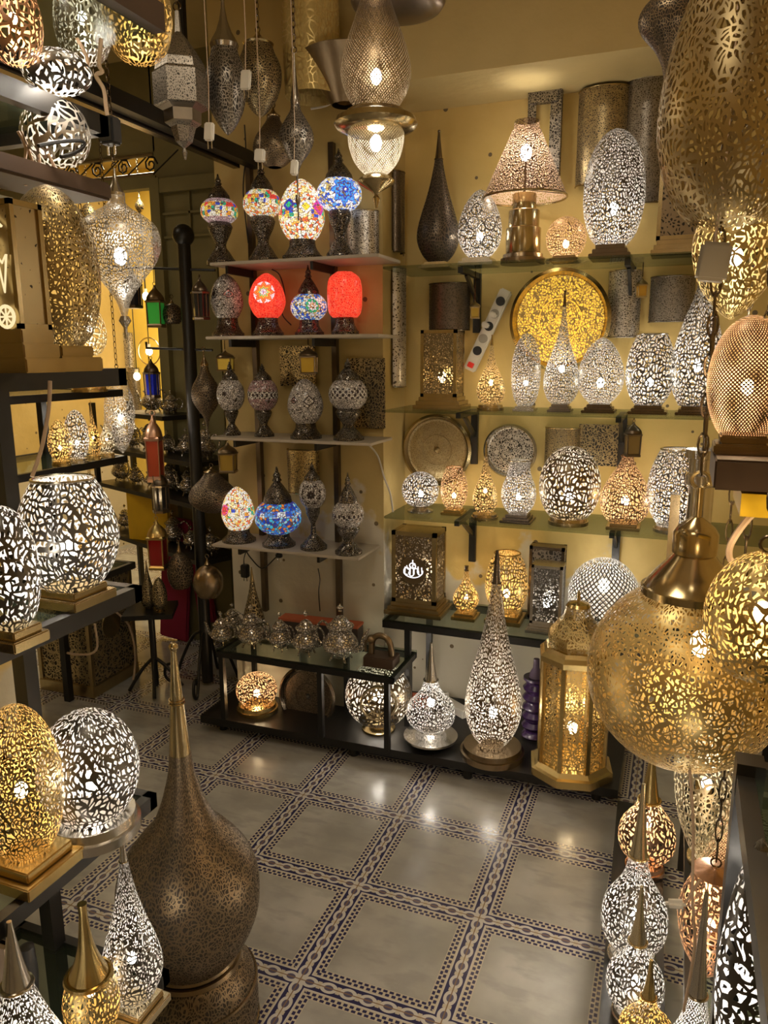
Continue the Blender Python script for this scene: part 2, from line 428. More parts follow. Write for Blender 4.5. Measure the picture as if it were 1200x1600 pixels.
# ------------------------------------------------------------------ profiles (height, radius), both 0..1
def cat(P, n=34):
    out = []
    L = len(P)
    for k in range(n+1):
        t = k/n*(L-1); i = min(int(t), L-2); f = t - i
        p0 = P[max(i-1, 0)]; p1 = P[i]; p2 = P[i+1]; p3 = P[min(i+2, L-1)]
        q = []
        for a in (0, 1):
            q.append(.5*((2*p1[a]) + (-p0[a]+p2[a])*f + (2*p0[a]-5*p1[a]+4*p2[a]-p3[a])*f*f + (-p0[a]+3*p1[a]-3*p2[a]+p3[a])*f**3))
        out.append((q[0], max(q[1], .004)))
    return out
def ball_prof(lo=.12, hi=1.0, n=30):
    a0 = math.acos(1-2*lo); a1 = math.acos(1-2*hi)
    return [((1-math.cos(a0+(a1-a0)*i/n))/2/(hi)-0, max(math.sin(a0+(a1-a0)*i/n), .01)) for i in range(n+1)]
def norm(P):
    z0, z1 = P[0][0], P[-1][0]; return [((z-z0)/(z1-z0), r) for z, r in P]
PROF = {
 'egg': norm([(z, r) for z, r in cat([(0, .42), (.08, .66), (.2, .9), (.36, 1), (.55, .95), (.75, .74), (.9, .45), (.97, .22), (1, .02)])]),
 'pod': cat([(0, .5), (.1, .78), (.3, .98), (.5, 1), (.7, .9), (.86, .66), (.96, .34), (1, .02)]),
 'globe': norm(ball_prof(.10, 1.0)),
 'tear': cat([(0, .5), (.05, .78), (.14, .98), (.24, 1), (.36, .84), (.48, .56), (.6, .33), (.74, .17), (.88, .09), (1, .045)]),
 'tallt': cat([(0, .42), (.06, .74), (.15, .97), (.24, 1), (.36, .84), (.5, .58), (.64, .36), (.78, .20), (.9, .11), (1, .05)]),
 'drop': cat([(0, .38), (.08, .72), (.2, .97), (.32, 1), (.45, .82), (.58, .5), (.7, .3), (.83, .2), (.93, .15), (1, .17)]),
 'onion': cat([(0, .35), (.05, .7), (.12, .95), (.21, 1), (.3, .92), (.38, .66), (.46, .42), (.57, .28), (.72, .17), (.86, .10), (1, .06)]),
 'barrel': cat([(0, .56), (.15, .82), (.38, 1), (.6, .97), (.8, .84), (1, .60)]),
 'bottle': cat([(0, .62), (.12, .88), (.3, 1), (.5, .9), (.7, .62), (.85, .36), (.95, .24), (1, .24)]),
 'vase': cat([(0, .5), (.12, .82), (.32, 1), (.52, .93), (.72, .70), (.88, .60), (1, .66)]),
 'cyl': [(0, 1), (.25, 1), (.5, 1), (.75, 1), (1, 1)],
 'cone': [(0, 1), (.03, .985), (.3, .78), (.6, .55), (.88, .335), (.9, .30), (1, .29)],
 'acorn': cat([(0, .02), (.04, .2), (.12, .45), (.28, .78), (.45, .95), (.6, 1), (.75, .93), (.9, .72), (1, .62)]),
 'spin': cat([(0, .02), (.12, .05), (.25, .1), (.36, .3), (.48, .75), (.6, 1), (.72, .93), (.84, .6), (.93, .33), (1, .26)]),
 'cruet': cat([(0, .5), (.1, .85), (.22, 1), (.35, .88), (.5, .62), (.62, .42), (.75, .28), (.9, .18), (1, .12)]),
 'heart': cat([(0, .07), (.14, .2), (.3, .52), (.44, .84), (.56, .99), (.66, 1), (.76, .9), (.84, .62), (.9, .32), (.95, .2), (1, .17)]),
 'bell': cat([(0, .3), (.08, .62), (.24, .93), (.4, 1), (.6, .86), (.78, .56), (.92, .34), (1, .3)]),
 'urn': cat([(0, .06), (.2, .14), (.4, .26), (.55, .5), (.7, .9), (.82, 1), (.93, .8), (1, .4)]),
}
def SK(s_, Y): return s_*(.82 if Y > 2.2 else 1.15)
def TK(t_, mode): return t_*(1.0 if mode in ('dots',) else 1.45)
def sc(P, r, h, z0=0): return [(z0 + z*h, q*r) for z, q in P]
def cut(P, a, b):
    """the stretch of a profile between heights a and b"""
    def rr(z):
        for (z0, r0), (z1, r1) in zip(P, P[1:]):
            if z0 <= z <= z1: return r0 + (r1-r0)*(z-z0)/max(z1-z0, 1e-9)
        return P[-1][1]
    return [(a, rr(a))] + [p for p in P if a < p[0] < b] + [(b, rr(b))]

PK = 1.7
def glow(t, loc, power, warm, r=.012):
    G().ball((0, 0, 0), r, 12, 1.35).out('bulb', M_BULBW if warm else M_BULB, t, loc=loc)
    l = bpy.data.lights.new('bulb_light', 'POINT'); l.energy = power*PK; l.color = (1, .74, .42) if warm else (1, .90, .76); l.shadow_soft_size = r*1.6
    o = bpy.data.objects.new('bulb_light', l); C.objects.link(o); o.parent = t; o.location = loc

def base_parts(t, kind, r, bh, m, rz=0):
    if kind == 'disc':
        G().lathe([(0, r), (bh*.5, r*1.0), (bh*.55, r*.93), (bh, r*.9)], 48).out('base', m, t)
    elif kind == 'plate':
        o = G().lathe([(0, r*.62), (bh*.3, r*.8), (bh*.45, r), (bh*.6, r), (bh*.7, r*.8), (bh, r*.6)], 56).out('base', m, t)
    elif kind == 'square':
        g = G(); g.box((0, 0, bh*.28), (2*r, 2*r, bh*.56), bev=.002); o = g.out('base', m, t)
        G().box((0, 0, bh*.78), (1.6*r, 1.6*r, bh*.44), bev=.002).out('plinth', m, o)
    elif kind == 'steps':
        o = None
        for i, (k, nm) in enumerate(((1, 'base'), (.84, 'plinth'), (.7, 'plinth'))):
            q = G().box((0, 0, bh*(i+.5)/3), (2*r*k, 2*r*k, bh/3), bev=.002).out(nm, m, o or t)
            o = o or q
    elif kind == 'cup':
        G().lathe([(0, r), (bh*.2, r), (bh*.5, r*.55), (bh*.8, r*.6), (bh, r*.8)], 40).out('base', m, t)

def lamp(prof, label, cx, top, wpx, Y, Z, tone='silver', power=0, base='disc', bw=.72, bh=.03, btone=None, warm=False, scale=75, thr=.10,
         mode='vor', neck=0, nn=18, kz=60, group=None, rz=0, bulb=.32, see=None, rim=False, name='table_lamp', ntone=None, seg=64, tip=False, X=None, cord=None, lean=None):
    """a pierced metal lamp standing at height Z in the plane Y; its size comes from its width and its top in the photo"""
    if X is not None: p = at(cx, top, X=X); Y = p.y
    p1 = at(cx, top, Y=Y)
    mid = at(cx, top, Y=Y); x = mid.x; H = p1.z - Z
    r = wpx/2*depth(Vector((x, Y, Z + H*.35)))/F
    t = thing(name, label, 'lamp', (x, Y, Z), rz, group)
    bm_ = metal(btone or tone, .3)
    P = PROF[prof]
    base_parts(t, base, r*bw, bh if base != 'none' else 0, bm_)
    b0 = bh if base != 'none' else 0
    h = H - b0
    mm = pierced(tone, SK(scale, Y), TK(thr, mode), (power > 0) if see is None else see, mode, nn=nn, kz=round(nn/(2*PI*r)*kz/60, 2) if mode not in ('vor', 'curl') else 60, lit=power > 0)
    if neck:
        G().lathe(sc(cut(P, 0, 1-neck), r, h, b0), seg, cap=False).out('shade', mm, t)
        g = G().lathe(sc(cut(P, 1-neck, 1), r, h, b0), 32)
        rr = cut(P, 1-neck, 1)[0][1]*r
        g.ring((0, 0, b0+h*(1-neck)), rr*1.08, rr*.12)
        g.out('neck', metal(ntone or tone, .25), t)
    else:
        G().lathe(sc(P, r, h, b0), seg, cap=False).out('shade', mm, t)
    if rim:
        G().ring((0, 0, b0+h), P[-1][1]*r, r*.035, seg=40).out('rim', metal(tone, .3), t)
    if tip:
        G().ball((0, 0, H+.004), r*.07).out('finial', metal('dark', .3), t)
    if power: glow(t, (0, 0, b0 + h*bulb), power, warm, min(.022, r*.16))
    if lean: t.rotation_euler = lean
    return t

def chain_bm(z0, z1, r=.006):
    g = G(); L = r*3.2; n = min(60, max(1, int((z1-z0)/L)))
    L = (z1-z0)/n
    for i in range(n):
        c = Vector((0, 0, z0 + L*(i+.5))); P = []
        for k in range(10):
            a = 2*PI*k/10; u, v = math.cos(a)*r, math.sin(a)*L*.62
            P.append(c + (Vector((u, 0, v)) if i % 2 else Vector((0, u, v))))
        g.tube(P, r*.28, 5, True)
    return g
def pendant(prof, label, cx, top, bot, wpx, Y, tone='brass', power=0, cap=True, ctone=None, warm=False, scale=75, thr=.10, mode='vor', nn=18, kz=60,
            group=None, chain=True, see=None, capk=.4, bulb=.5, name='pendant_lamp', flip=False, hook=None, tail=0, ctop=ZC, seg=64, solid=False):
    b = at(cx, bot, Y=Y); tp = at(cx, top, Y=Y); x = (b.x+tp.x)/2; H = tp.z - b.z
    r = wpx/2*depth(Vector((x, Y, b.z+H/2)))/F
    t = thing(name, label, 'lamp', (x, Y, b.z), 0, group)
    P = PROF[prof]
    if flip: P = [(1-z, q) for z, q in P][::-1]
    ch = H*capk*.5 if cap else 0
    h = H - ch - (H*tail)
    z0 = H*tail
    mm = metal(tone, .35) if solid else pierced(tone, scale, thr, (power > 0) if see is None else see, mode, nn=nn, kz=round(nn/(2*PI*r)*kz/60, 2) if mode not in ('vor', 'curl') else 60)
    G().lathe(sc(P, r, h, z0), seg, cap=False).out('shade', mm, t)
    if tail:
        G().lathe([(0, r*.04), (z0*.5, r*.05), (z0*.8, r*.16), (z0*1.0, max(P[0][1]*r, r*.1))], 24).out('finial', metal(ctone or tone, .3), t)
    if cap:
        rt = max(P[-1][1]*r, r*.18)
        G().lathe([(z0+h-.002, rt*1.02), (z0+h+ch*.08, rt*1.12), (z0+h+ch*.16, rt*1.0), (z0+h+ch*.35, rt*.62), (z0+h+ch*.6, rt*.32), (z0+h+ch*.85, rt*.16), (H, rt*.14)], 40).out('cap', metal(ctone or tone, .3), t)
    G().ring((0, 0, H+.008), .009, .0018, 'Y', 14).out('ring', metal('dark'), t)
    if chain and b.z+H+.016 < ctop:
        chain_bm(H+.014, ctop-b.z, .006).out('chain', metal('dark'), t)
    if power: glow(t, (0, 0, z0+h*bulb), power, warm, min(.022, r*.16))
    return t

# ------------------------------------------------------------------ racks and shelves
def frame_rect(x0, x1, y0, y1, z, hgt=.03, wd=.02):
    g = G()
    g.box(((x0+x1)/2, y0+wd/2, z-hgt/2), (x1-x0, wd, hgt)); g.box(((x0+x1)/2, y1-wd/2, z-hgt/2), (x1-x0, wd, hgt))
    g.box((x0+wd/2, (y0+y1)/2, z-hgt/2), (wd, y1-y0, hgt)); g.box((x1-wd/2, (y0+y1)/2, z-hgt/2), (wd, y1-y0, hgt))
    return g
def rack(name, label, x0, x1, y0, y1, tiers, posts, ztop, group=None, glass=M_GLASS):
    t = thing(name, label, 'rack', (0, 0, 0), 0, group)
    for z in tiers:
        frame_rect(x0, x1, y0, y1, z).out('shelf_frame', M_BLACK, t, smooth=False)
        G().box(((x0+x1)/2, (y0+y1)/2, z-.006), (x1-x0-.03, y1-y0-.03, .008)).out('shelf_panel', glass, t, smooth=False)
    for px, py in posts:
        G().box((px, py, ztop/2), (.032, .032, ztop)).out('post', M_BLACK, t, smooth=False)
    return t
LT = (.41, .82, 1.25, 1.65, 2.06)
rack('display_rack', 'black iron display rack along the left edge with glass shelves of lit lamps', -1.33, -.92, .15, 1.11, LT, [(-1.2, 1.08), (-.94, .2), (-1.31, .2)], 2.07)
# shelves of the mosaic-lamp wall
tw = thing('wall_shelving', 'shelving on slotted wall strips that holds the mosaic lamps', 'shelf', (0, 0, 0))
for px, yy in ((398, 500), (523, 500)):
    p = at(px, yy, Y=2.965)
    G().box((p.x, 2.965, 1.5), (.022, .028, 2.0)).out('wall_strip', metal('dark', .4), tw, smooth=False)
    for z in (.865, 1.335, 1.75, 2.04):
        G().box((p.x, 2.86, z-.028), (.012, .2, .03)).out('bracket', M_BLACK, tw, smooth=False)
TS = [(.865, 332, 560, 852), (1.335, 330, 580, 688), (1.75, 322, 592, 525), (2.04, 328, 592, 405)]
for z, a, b, yy in TS:
    xa, xb = at(a, yy, Y=2.74).x, at(b, yy, Y=2.74).x
    G().box(((xa+xb)/2, 2.855, z-.006), (xb-xa, .24, .012), bev=.002).out('shelf_board', M_BOARD, tw, smooth=False)
# glass shelves of the alcove
al = thing('glass_shelving', 'glass alcove shelves on black brackets full of lit pierced lamps', 'shelf', (0, 0, 0))
AS = (1.01, 1.452, 2.012)
for z in AS:
    G().box((-.36, 3.075, z-.005), (1.54, .34, .010), bev=.002).out('shelf_glass', M_GLASS, al, smooth=False)
    for px in (742, 975):
        q = at(px, 640, Y=3.22)
        G().box((q.x, 3.225, z-.13), (.03, .02, .24)).box((q.x, 3.09, z-.02), (.02, .27, .022)).box((q.x, 3.13, z-.075), (.012, .2, .02), rx=-.5).out('bracket', M_BLACK, al, smooth=False)
# low table in the alcove
t = thing('low_table', 'low black table with a glass top under the alcove shelves', 'table', (0, 0, 0))
ZT = .565
frame_rect(-1.13, .45, 2.88, 3.22, ZT-.008).out('frame', M_BLACK, t, smooth=False)
G().box((-.34, 3.05, ZT-.004), (1.58, .34, .008)).out('tabletop', M_GLASS, t, smooth=False)
for x in (-1.02, -.42, .38):
    for y in (2.9, 3.2):
        G().box((x, y, (ZT-.03+.08)/2), (.025, .025, ZT-.03-.08)).out('leg', M_BLACK, t, smooth=False)
# platform along the wall
t = thing('floor_platform', 'low black platform along the back wall that carries the floor lamps', 'platform', (0, 0, 0))
g = G(); g.poly([(-1.93, 2.66, .045), (-.12, 2.70, .045), (-.12, 3.24, .045), (-1.15, 3.24, .045), (-1.15, 2.97, .045), (-1.93, 2.97, .045)], .035)
g.out('deck', M_BLACK, t, smooth=False)
for x, y in ((-1.85, 2.72), (-1.2, 2.72), (-.70, 2.72), (-.2, 2.75), (-1.85, 2.93), (-.2, 3.1), (-.9, 3.1)):
    G().lathe([(0, .018), (.045, .022)], 16, (x, y, 0)).out('foot', M_BLACK, t)
# teapot table
t = thing('low_table', 'low black table with a dark glass top carrying the silver teapots', 'table', (0, 0, 0))
frame_rect(-1.83, -1.0, 2.66, 2.96, .402, .025, .02).out('frame', M_BLACK, t, smooth=False)
G().box((-1.415, 2.81, .406), (.83, .30, .010)).out('tabletop', M_GLASS, t, smooth=False)
for x in (-1.81, -1.33, -1.03):
    for y in (2.675, 2.945):
        G().box((x, y, (.38+.08)/2), (.022, .022, .30)).out('leg', M_BLACK, t, smooth=False)

# ------------------------------------------------------------------ alcove, top shelf
Z3, Z2, Z1 = AS[2], AS[1], AS[0]
GT = 'lamps on the top alcove shelf'; G2 = 'lamps on the middle alcove shelf'; G1 = 'lamps on the lower alcove shelf'; G0 = 'lamps on the low alcove table'; GP = 'lamps on the floor platform'
lamp('tallt', 'dark unlit teardrop lamp with a long neck on the top alcove shelf', 686, 207, 66, 3.08, Z3, 'dark', 0, 'steps', .75, .025, 'pale', group=GT, see=False, neck=.2, tip=True, scale=110)
lamp('egg', 'lit silver egg lamp with rosettes left of the cone-shaded lamp', 751, 296, 68, 3.06, Z3, 'silver', .9, 'square', .8, .03, group=GT, scale=120, thr=.09, mode='curl')
lamp('globe', 'small lit copper-pink globe lamp right of the cone-shaded lamp', 886, 338, 62, 3.06, Z3, 'copper', .7, 'square', .7, .022, 'bronze', group=GT, scale=140, thr=.09, warm=True)
lamp('pod', 'tall lit silver egg lamp on a black block, rightmost lit on the top shelf', 965, 200, 92, 3.04, Z3, 'silver', 1.3, 'steps', .68, .05, 'dark', group=GT, scale=110, thr=.12)
# cone-shaded lamp
p = at(817, 395, Y=3.05); x = p.x; H = at(817, 190, Y=3.05).z - Z3
t = thing('table_lamp', 'brass table lamp with a wide pierced cone shade and stacked cylinder body', 'lamp', (x, 3.05, Z3), 0, GT)
G().lathe([(0, .085), (.02, .085), (.022, .078), (.035, .076)], 40).out('base', metal('bronze'), t)
k = H/.52
for a, b, r in ((.035, .135, .066), (.135, .20, .058), (.20, .26, .045)):
    G().lathe([(a*k, r*.97), (a*k+.003, r), (b*k-.003, r), (b*k, r*.95)], 40).out('body', metal('brass', .25), t)
zz = .245*k
G().lathe(sc(PROF['cone'], .158, H-zz, zz), 64, cap=False).out('shade', pierced('copper', 120, .20, True, 'vor', lit=True), t)
G().ring((0, 0, zz), .158, .004, seg=48).out('shade_rim', metal('brass'), t)
g = G(); g.tube([(0, 0, .26*k), (0, 0, zz+.13)], .004)
for a in range(3): g.tube([(0, 0, zz+.03), (.155*math.cos(a*2.09), .155*math.sin(a*2.09), zz+.004)], .0018)
g.out('shade_holder', metal('dark'), t)
glow(t, (0, 0, zz+.16), 2.2, False, .022)
t = tag(G().box((0, 0, .15), (.028, .006, .29)).box((-.075, 0, .15), (.028, .006, .29)).box((-.0375, 0, .28), (.10, .03, .035)).box((.02, 0, .15), (.01, .035, .30)).out('wall_frame', pierced('steel', 120, .12, False, uv=False), None), 'upright grey engraved frame standing behind the cone-shaded lamp', 'frame')
p = at(862, 290, Y=3.2); t.location = (p.x, 3.2, p.z); t.scale = (1.15, 1, 1.15); t.name = 'wall_ornament'

def sconce(label, cx, top, bot, wpx, Y, tone, scale=90, half=True, group='unlit pierced wall sconces', thr=.12, ry=0, flat=False, name='wall_sconce', X=None, power=0):
    a = at(cx, top, Y=Y) if X is None else at(cx, top, X=X); b = at(cx, bot, Y=Y) if X is None else at(cx, bot, X=X)
    h = a.z - b.z; r = wpx/2*depth(a)/F
    t = thing(name, label, 'wall lamp', (a.x, a.y, b.z), ry, group)
    g = G(); n = 24; scale *= 1.5; thr *= 1.45
    # half cylinder open to the wall (+Y)
    R = [[g.b.verts.new((r*math.cos(PI+PI*i/n), (.75*r)*math.sin(PI+PI*i/n), z)) for i in range(n+1)] for z in (0, h)]
    for i in range(n): g.b.faces.new((R[0][i], R[0][i+1], R[1][i+1], R[1][i]))
    g.out('shade', pierced(tone, scale, thr, False, back=(.07, .055, .035), uv=False), t)
    for z in (0, h): G().tube([(r*math.cos(PI+PI*i/n), .75*r*math.sin(PI+PI*i/n), z) for i in range(n+1)], .003, 6).out('rim', metal(tone), t)
    G().box((0, .004, h/2), (r*1.9, .006, h*.96)).out('back_plate', metal('dark'), t)
    return t
sconce('broad brass half-round wall sconce above the copper-pink globe', 946, 142, 290, 80, 3.235, 'brass')
sconce('tall dark silver half-round sconce behind the tallest egg lamp', 1016, 128, 320, 70, 3.235, 'steel')
sconce('narrow dark sconce on the alcove side wall left of the dark teardrop', 620, 270, 395, 32, None, 'dark', ry=PI/2, X=-1.15)
sconce('narrow silver leaf-pattern sconce on the alcove side wall at the middle shelf', 620, 420, 604, 38, None, 'silver', 60, ry=PI/2, X=-1.15, thr=.16)
sconce('half-round unlit sconce above the square brass box lamp', 703, 444, 516, 66, 3.235, 'dark', 70)
sconce('grey silver half-round sconce right of the golden disc', 978, 424, 527, 50, 3.235, 'silver')
sconce('wide shiny silver half-round sconce above the truncated lamp', 1052, 433, 503, 66, 3.235, 'steel')
sconce('pale brass half-round sconce behind the large dark globe', 880, 668, 735, 54, 3.235, 'brass')
sconce('silver half-round sconce beside the blue mosaic lamp', 566, 332, 404, 56, 2.97, 'silver', 90)

def box_lamp(label, cx, top, wpx, Y, Z, tone, power, scale=90, dk=.8, bh=.05, bm=1.25, fr='brass', warm=True, group=None, see=None, name='table_lamp', rz=0, bulb=.3, roof=False, mode='vor', medal=False, thr=.1, base=True):
    p = at(cx, top, Y=Y); H = p.z - Z; wd = wpx*depth(p)/F; dp = wd*dk
    t = thing(name, label, 'lamp', (p.x, Y, Z), rz, group)
    b0 = bh if base else 0
    if base:
        o = None
        for i, k in enumerate((bm, bm*.9, bm*.8)):
            q = G().box((0, 0, bh*(i+.5)/3), (wd*k, dp*k, bh/3), bev=.0015).out('base' if i == 0 else 'plinth', metal(fr, .3), o or t)
            o = o or q
    h = H - b0
    mm = pierced(tone, SK(scale, Y), TK(thr, mode), (power > 0) if see is None else see, mode, lit=power > 0, uv=False)
    for sx, sy, a in ((0, -1, 0), (0, 1, 0), (-1, 0, 1), (1, 0, 1)):
        q = wd*.92 if not a else dp*.92
        G().box((sx*(wd/2-.004), sy*(dp/2-.004), b0+h/2), (q, .0012, h*.92) if not a else (.0012, q, h*.92)).out('panel', mm, t, smooth=False)
    g = G(); e = wd*.09
    for sx in (-1, 1):
        for sy in (-1, 1): g.box((sx*(wd/2-e/2), sy*(dp/2-e/2), b0+h/2), (e, e, h))
    for z in (b0+e/2, H-e/2):
        for s_ in (-1, 1):
            g.box((0, s_*(dp/2-e/2), z), (wd, e, e)); g.box((s_*(wd/2-e/2), 0, z), (e, dp, e))
    g.out('frame', metal(fr, .3), t, smooth=False)
    G().box((0, 0, H-.002), (wd*.98, dp*.98, .003)).out('top', metal(fr), t, smooth=False)
    if power: glow(t, (0, 0, b0+h*bulb), power, warm, .018)
    return t, wd, dp, H

# middle shelf
box_lamp('lit brass box lamp with a stepped base, leftmost on the middle alcove shelf', 692, 516, 58, 3.07, Z2, 'brass', 1.6, 120, group=G2, thr=.12, bm=1.35)
lamp('tear', 'small lit brass teardrop lamp below the power strip', 769, 523, 44, 3.02, Z2, 'brass', .9, 'disc', .95, .022, group=G2, scale=120, warm=True, neck=.15)
lamp('pod', 'slim lit silver capsule lamp in front of the golden disc', 824, 520, 45, 3.03, Z2, 'silver', .9, 'square', .75, .02, group=G2, scale=130, thr=.09)
lamp('tear', 'tall lit silver teardrop lamp standing in front of the golden disc', 883, 457, 55, 3.03, Z2, 'silver', 1.0, 'steps', .66, .03, 'dark', group=G2, scale=130, neck=.12, ntone='dark', tip=True)
lamp('egg', 'lit silver egg lamp on a black block right of the golden disc', 942, 527, 70, 3.04, Z2, 'silver', 1.0, 'steps', .72, .032, 'dark', group=G2, scale=130, thr=.09)
lamp('barrel', 'lit silver flat-topped barrel lamp on a black block, middle alcove shelf', 1020, 522, 74, 3.04, Z2, 'silver', 1.4, 'steps', .78, .032, 'dark', group=G2, scale=85, thr=.12, rim=True)
lamp('bottle', 'tall lit silver bottle lamp at the right end of the middle shelf', 1100, 440, 78, 3.04, Z2, 'silver', 1.4, 'steps', .72, .032, 'dark', group=G2, scale=90, thr=.12, rim=True)

def disc_plate(label, cx, cyy, dpx, Y, tone, scale=95, power=0, dish=.02, group='round pierced plates on the alcove wall', lean=0, see=False, back=(.02, .015, .01), X=None):
    p = at(cx, cyy, Y=Y); R = dpx/2*depth(p)/F
    t = thing('wall_plate', label, 'plate', p, 0, group, rot=(PI/2 + lean, 0, 0))
    # lathe about local Z which points to -Y of the room
    G().lathe([(0, R*.03), (0, R*.30), (.002, R*.62), (.001, R*.8), (.004, R*.86)], 64, cap=False).out('dish', pierced(tone, scale*(.95 if back[0] > .8 else 1.2), .15, see, 'vor', back=back, uv=False), t, smooth=False)
    g = G()
    g.lathe([(.0, R*.86), (dish, R*.93), (dish*.6, R), (0, R*.97)], 72, cap=False)
    g.out('rim', metal(tone, .35), t)
    g = G(); g.ring((0, 0, .003), R*.42, .0012, seg=48); g.lathe([(0, R*.09), (.006, R*.08), (.014, R*.045), (.016, .001)], 32)
    g.out('boss', pierced(tone, scale, .10, False, back=back), t)
    return t, R
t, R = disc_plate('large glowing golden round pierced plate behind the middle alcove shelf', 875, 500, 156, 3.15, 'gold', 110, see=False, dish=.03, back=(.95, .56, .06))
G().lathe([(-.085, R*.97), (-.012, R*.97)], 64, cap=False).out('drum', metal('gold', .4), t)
disc_plate('large pale gold round plate behind the silver globe, lower shelf', 683, 703, 112, 3.22, 'brass', 110, back=(.22, .15, .05))
disc_plate('smaller shiny silver round plate above the vase lamp', 798, 704, 84, 3.21, 'silver', 100, dish=.03)
# lower alcove shelf
lamp('globe', 'small lit silver globe lamp at the left end of the lower alcove shelf', 657, 737, 58, 3.05, Z1, 'silver', 1.1, 'cup', .7, .03, group=G1, scale=95, thr=.12)
lamp('barrel', 'small lit copper-gold barrel lamp between silver globe and teardrop', 710, 730, 42, 3.05, Z1, 'copper', .9, 'square', .8, .022, 'gold', group=G1, scale=120, warm=True, rim=True)
lamp('tear', 'small lit brass teardrop lamp on the lower alcove shelf', 760, 690, 38, 3.0, Z1, 'brass', .8, 'disc', 1.1, .022, group=G1, scale=110, thr=.12, neck=.2, warm=True)
lamp('vase', 'brightly lit silver vase lamp with a flared lip on the lower shelf', 812, 719, 54, 3.0, Z1, 'silver', 1.3, 'steps', .9, .032, 'dark', group=G1, scale=120, rim=True)
lamp('globe', 'large lit dark silver ball lamp on a disc, lower alcove shelf', 893, 697, 94, 3.02, Z1, 'bronze', 2.4, 'disc', .66, .028, 'brass', group=G1, scale=68, thr=.15)
lamp('bottle', 'lit copper skittle-shaped lamp right of the dark ball lamp', 981, 712, 76, 3.02, Z1, 'copper', 1.6, 'square', .66, .024, 'brass', group=G1, scale=105, thr=.12, warm=True, rim=True)
lamp('barrel', 'lit silver barrel lamp at the right end of the lower shelf', 1060, 702, 84, 3.02, Z1, 'silver', 1.6, 'disc', .7, .024, group=G1, scale=100, thr=.12, rim=True)
tag(G().box((0, 0, 0), (.22, .012, .17)).box((0, -.004, 0), (.19, .012, .14)).out('pierced_plaque', pierced('brass', 90, .12, False, uv=False), None, loc=at(947, 696, Y=3.235)), 'flat rectangular brass pierced panel behind the small black lantern', 'panel')
# low table row
t, wd, dp, H = box_lamp('dark brass box lamp with glowing calligraphy medallion', 655, 826, 72, 3.04, ZT, 'bronze', 2.0, 90, dk=.75, bh=.055, bm=1.3, group=G0, warm=False, thr=.12)
g = G(); R = wd*.30; yy = -dp/2-.004
g.lathe([(-.004, R), (.004, R)], 48, M=Matrix.Translation((0, yy, H*.55)) @ Matrix.Rotation(PI/2, 4, 'X'))
g.out('medallion', metal('bronze', .4), t)
g = G(); q = .0022
def arc(cx_, cz_, r_, a0, a1, n=12, k=1.0): return [(cx_ + r_*math.cos(a0+(a1-a0)*i/n), yy-.006, H*.55 + cz_ + r_*k*math.sin(a0+(a1-a0)*i/n)) for i in range(n+1)]
for cx_, cz_, r_, a0, a1, k in ((0, -.0*R, .72*R, PI*1.1, PI*1.9, .7), (-.45*R, -.05*R, .22*R, 0, PI*1.6, 1.2), (-.1*R, -.1*R, .2*R, PI, PI*2.3, 1.5), (.25*R, -.1*R, .2*R, -.5, PI*1.2, 1.5),
        (.55*R, .0, .2*R, PI*.7, PI*2.1, 1.3), (0, .38*R, .24*R, PI*.2, PI*1.8, .8), (.1*R, .34*R, .12*R, 0, PI*2, 1), (-.3*R, .3*R, .15*R, PI*.9, PI*2, 1.4)):
    g.tube(arc(cx_, cz_, r_, a0, a1, 12, k), q, 5)
for a, z0, z1 in ((-.6, -.2, .25), (-.2, -.3, .35), (.1, -.25, .2), (.42, -.2, .35), (.7, -.1, .3), (0, .5, .8)):
    g.tube([(a*R, yy-.006, H*.55+z0*R), (a*R*.95, yy-.006, H*.55+z1*R)], q, 5)
g.out('calligraphy', emit('lit_calligraphy', (.95, .93, 1), 1.6), t)
lamp('drop', 'small lit golden teardrop lamp right of the calligraphy box', 729, 884, 40, 3.02, ZT, 'gold', 1.1, 'square', .95, .028, 'gold', group=G0, scale=85, thr=.13, warm=True, neck=.1, ntone='dark')
lamp('barrel', 'lit golden barrel lamp partly behind the tall floor teardrop', 793, 864, 66, 3.05, ZT, 'gold', 2.0, 'square', .85, .035, 'gold', group=G0, scale=80, thr=.12, warm=True, rim=True)
box_lamp('unlit dark steel box lamp behind the small silver box lamp', 857, 852, 54, 3.15, ZT, 'steel', 0, 90, fr='dark', group=G0, see=False, base=False, dk=.5)
box_lamp('lit silver box lamp at the right of the golden barrel lamp', 858, 880, 48, 2.99, ZT, 'silver', 1.4, 110, fr='silver', warm=False, group=G0, thr=.12, bh=.04)
lamp('globe', 'silver globe lamp with a diamond lattice behind the tower lantern', 946, 872, 108, 3.06, ZT, 'silver', 2.4, 'disc', .5, .02, group=G0, mode='diamond', nn=40, thr=.11, bulb=.6)
# wall items in the alcove
t = thing('power_strip', 'white six-socket power strip with red switch slanting on the wall', 'power strip', at(762, 517, Y=3.22), rot=(0, .44, 0))
G().box((0, 0, 0), (.052, .03, .36), bev=.006).out('body', M_WHITE, t)
for i in range(5): G().lathe([(0, .019), (.004, .019)], 20, M=Matrix.Translation((0, -.016, -.09+.055*i)) @ Matrix.Rotation(PI/2, 4, 'X')).out('socket', M_GREYP if i % 2 else M_RUBBER, t)
G().box((0, -.018, -.155), (.026, .012, .022), bev=.002).out('switch', plain('red_switch', (.7, .03, .02), .3), t)
for i, (dx, dz) in enumerate(((-.012, .02), (.0, .07))):
    G().box((dx, -.03, dz), (.03, .03, .022), bev=.004).out('plug', M_WHITE, t)

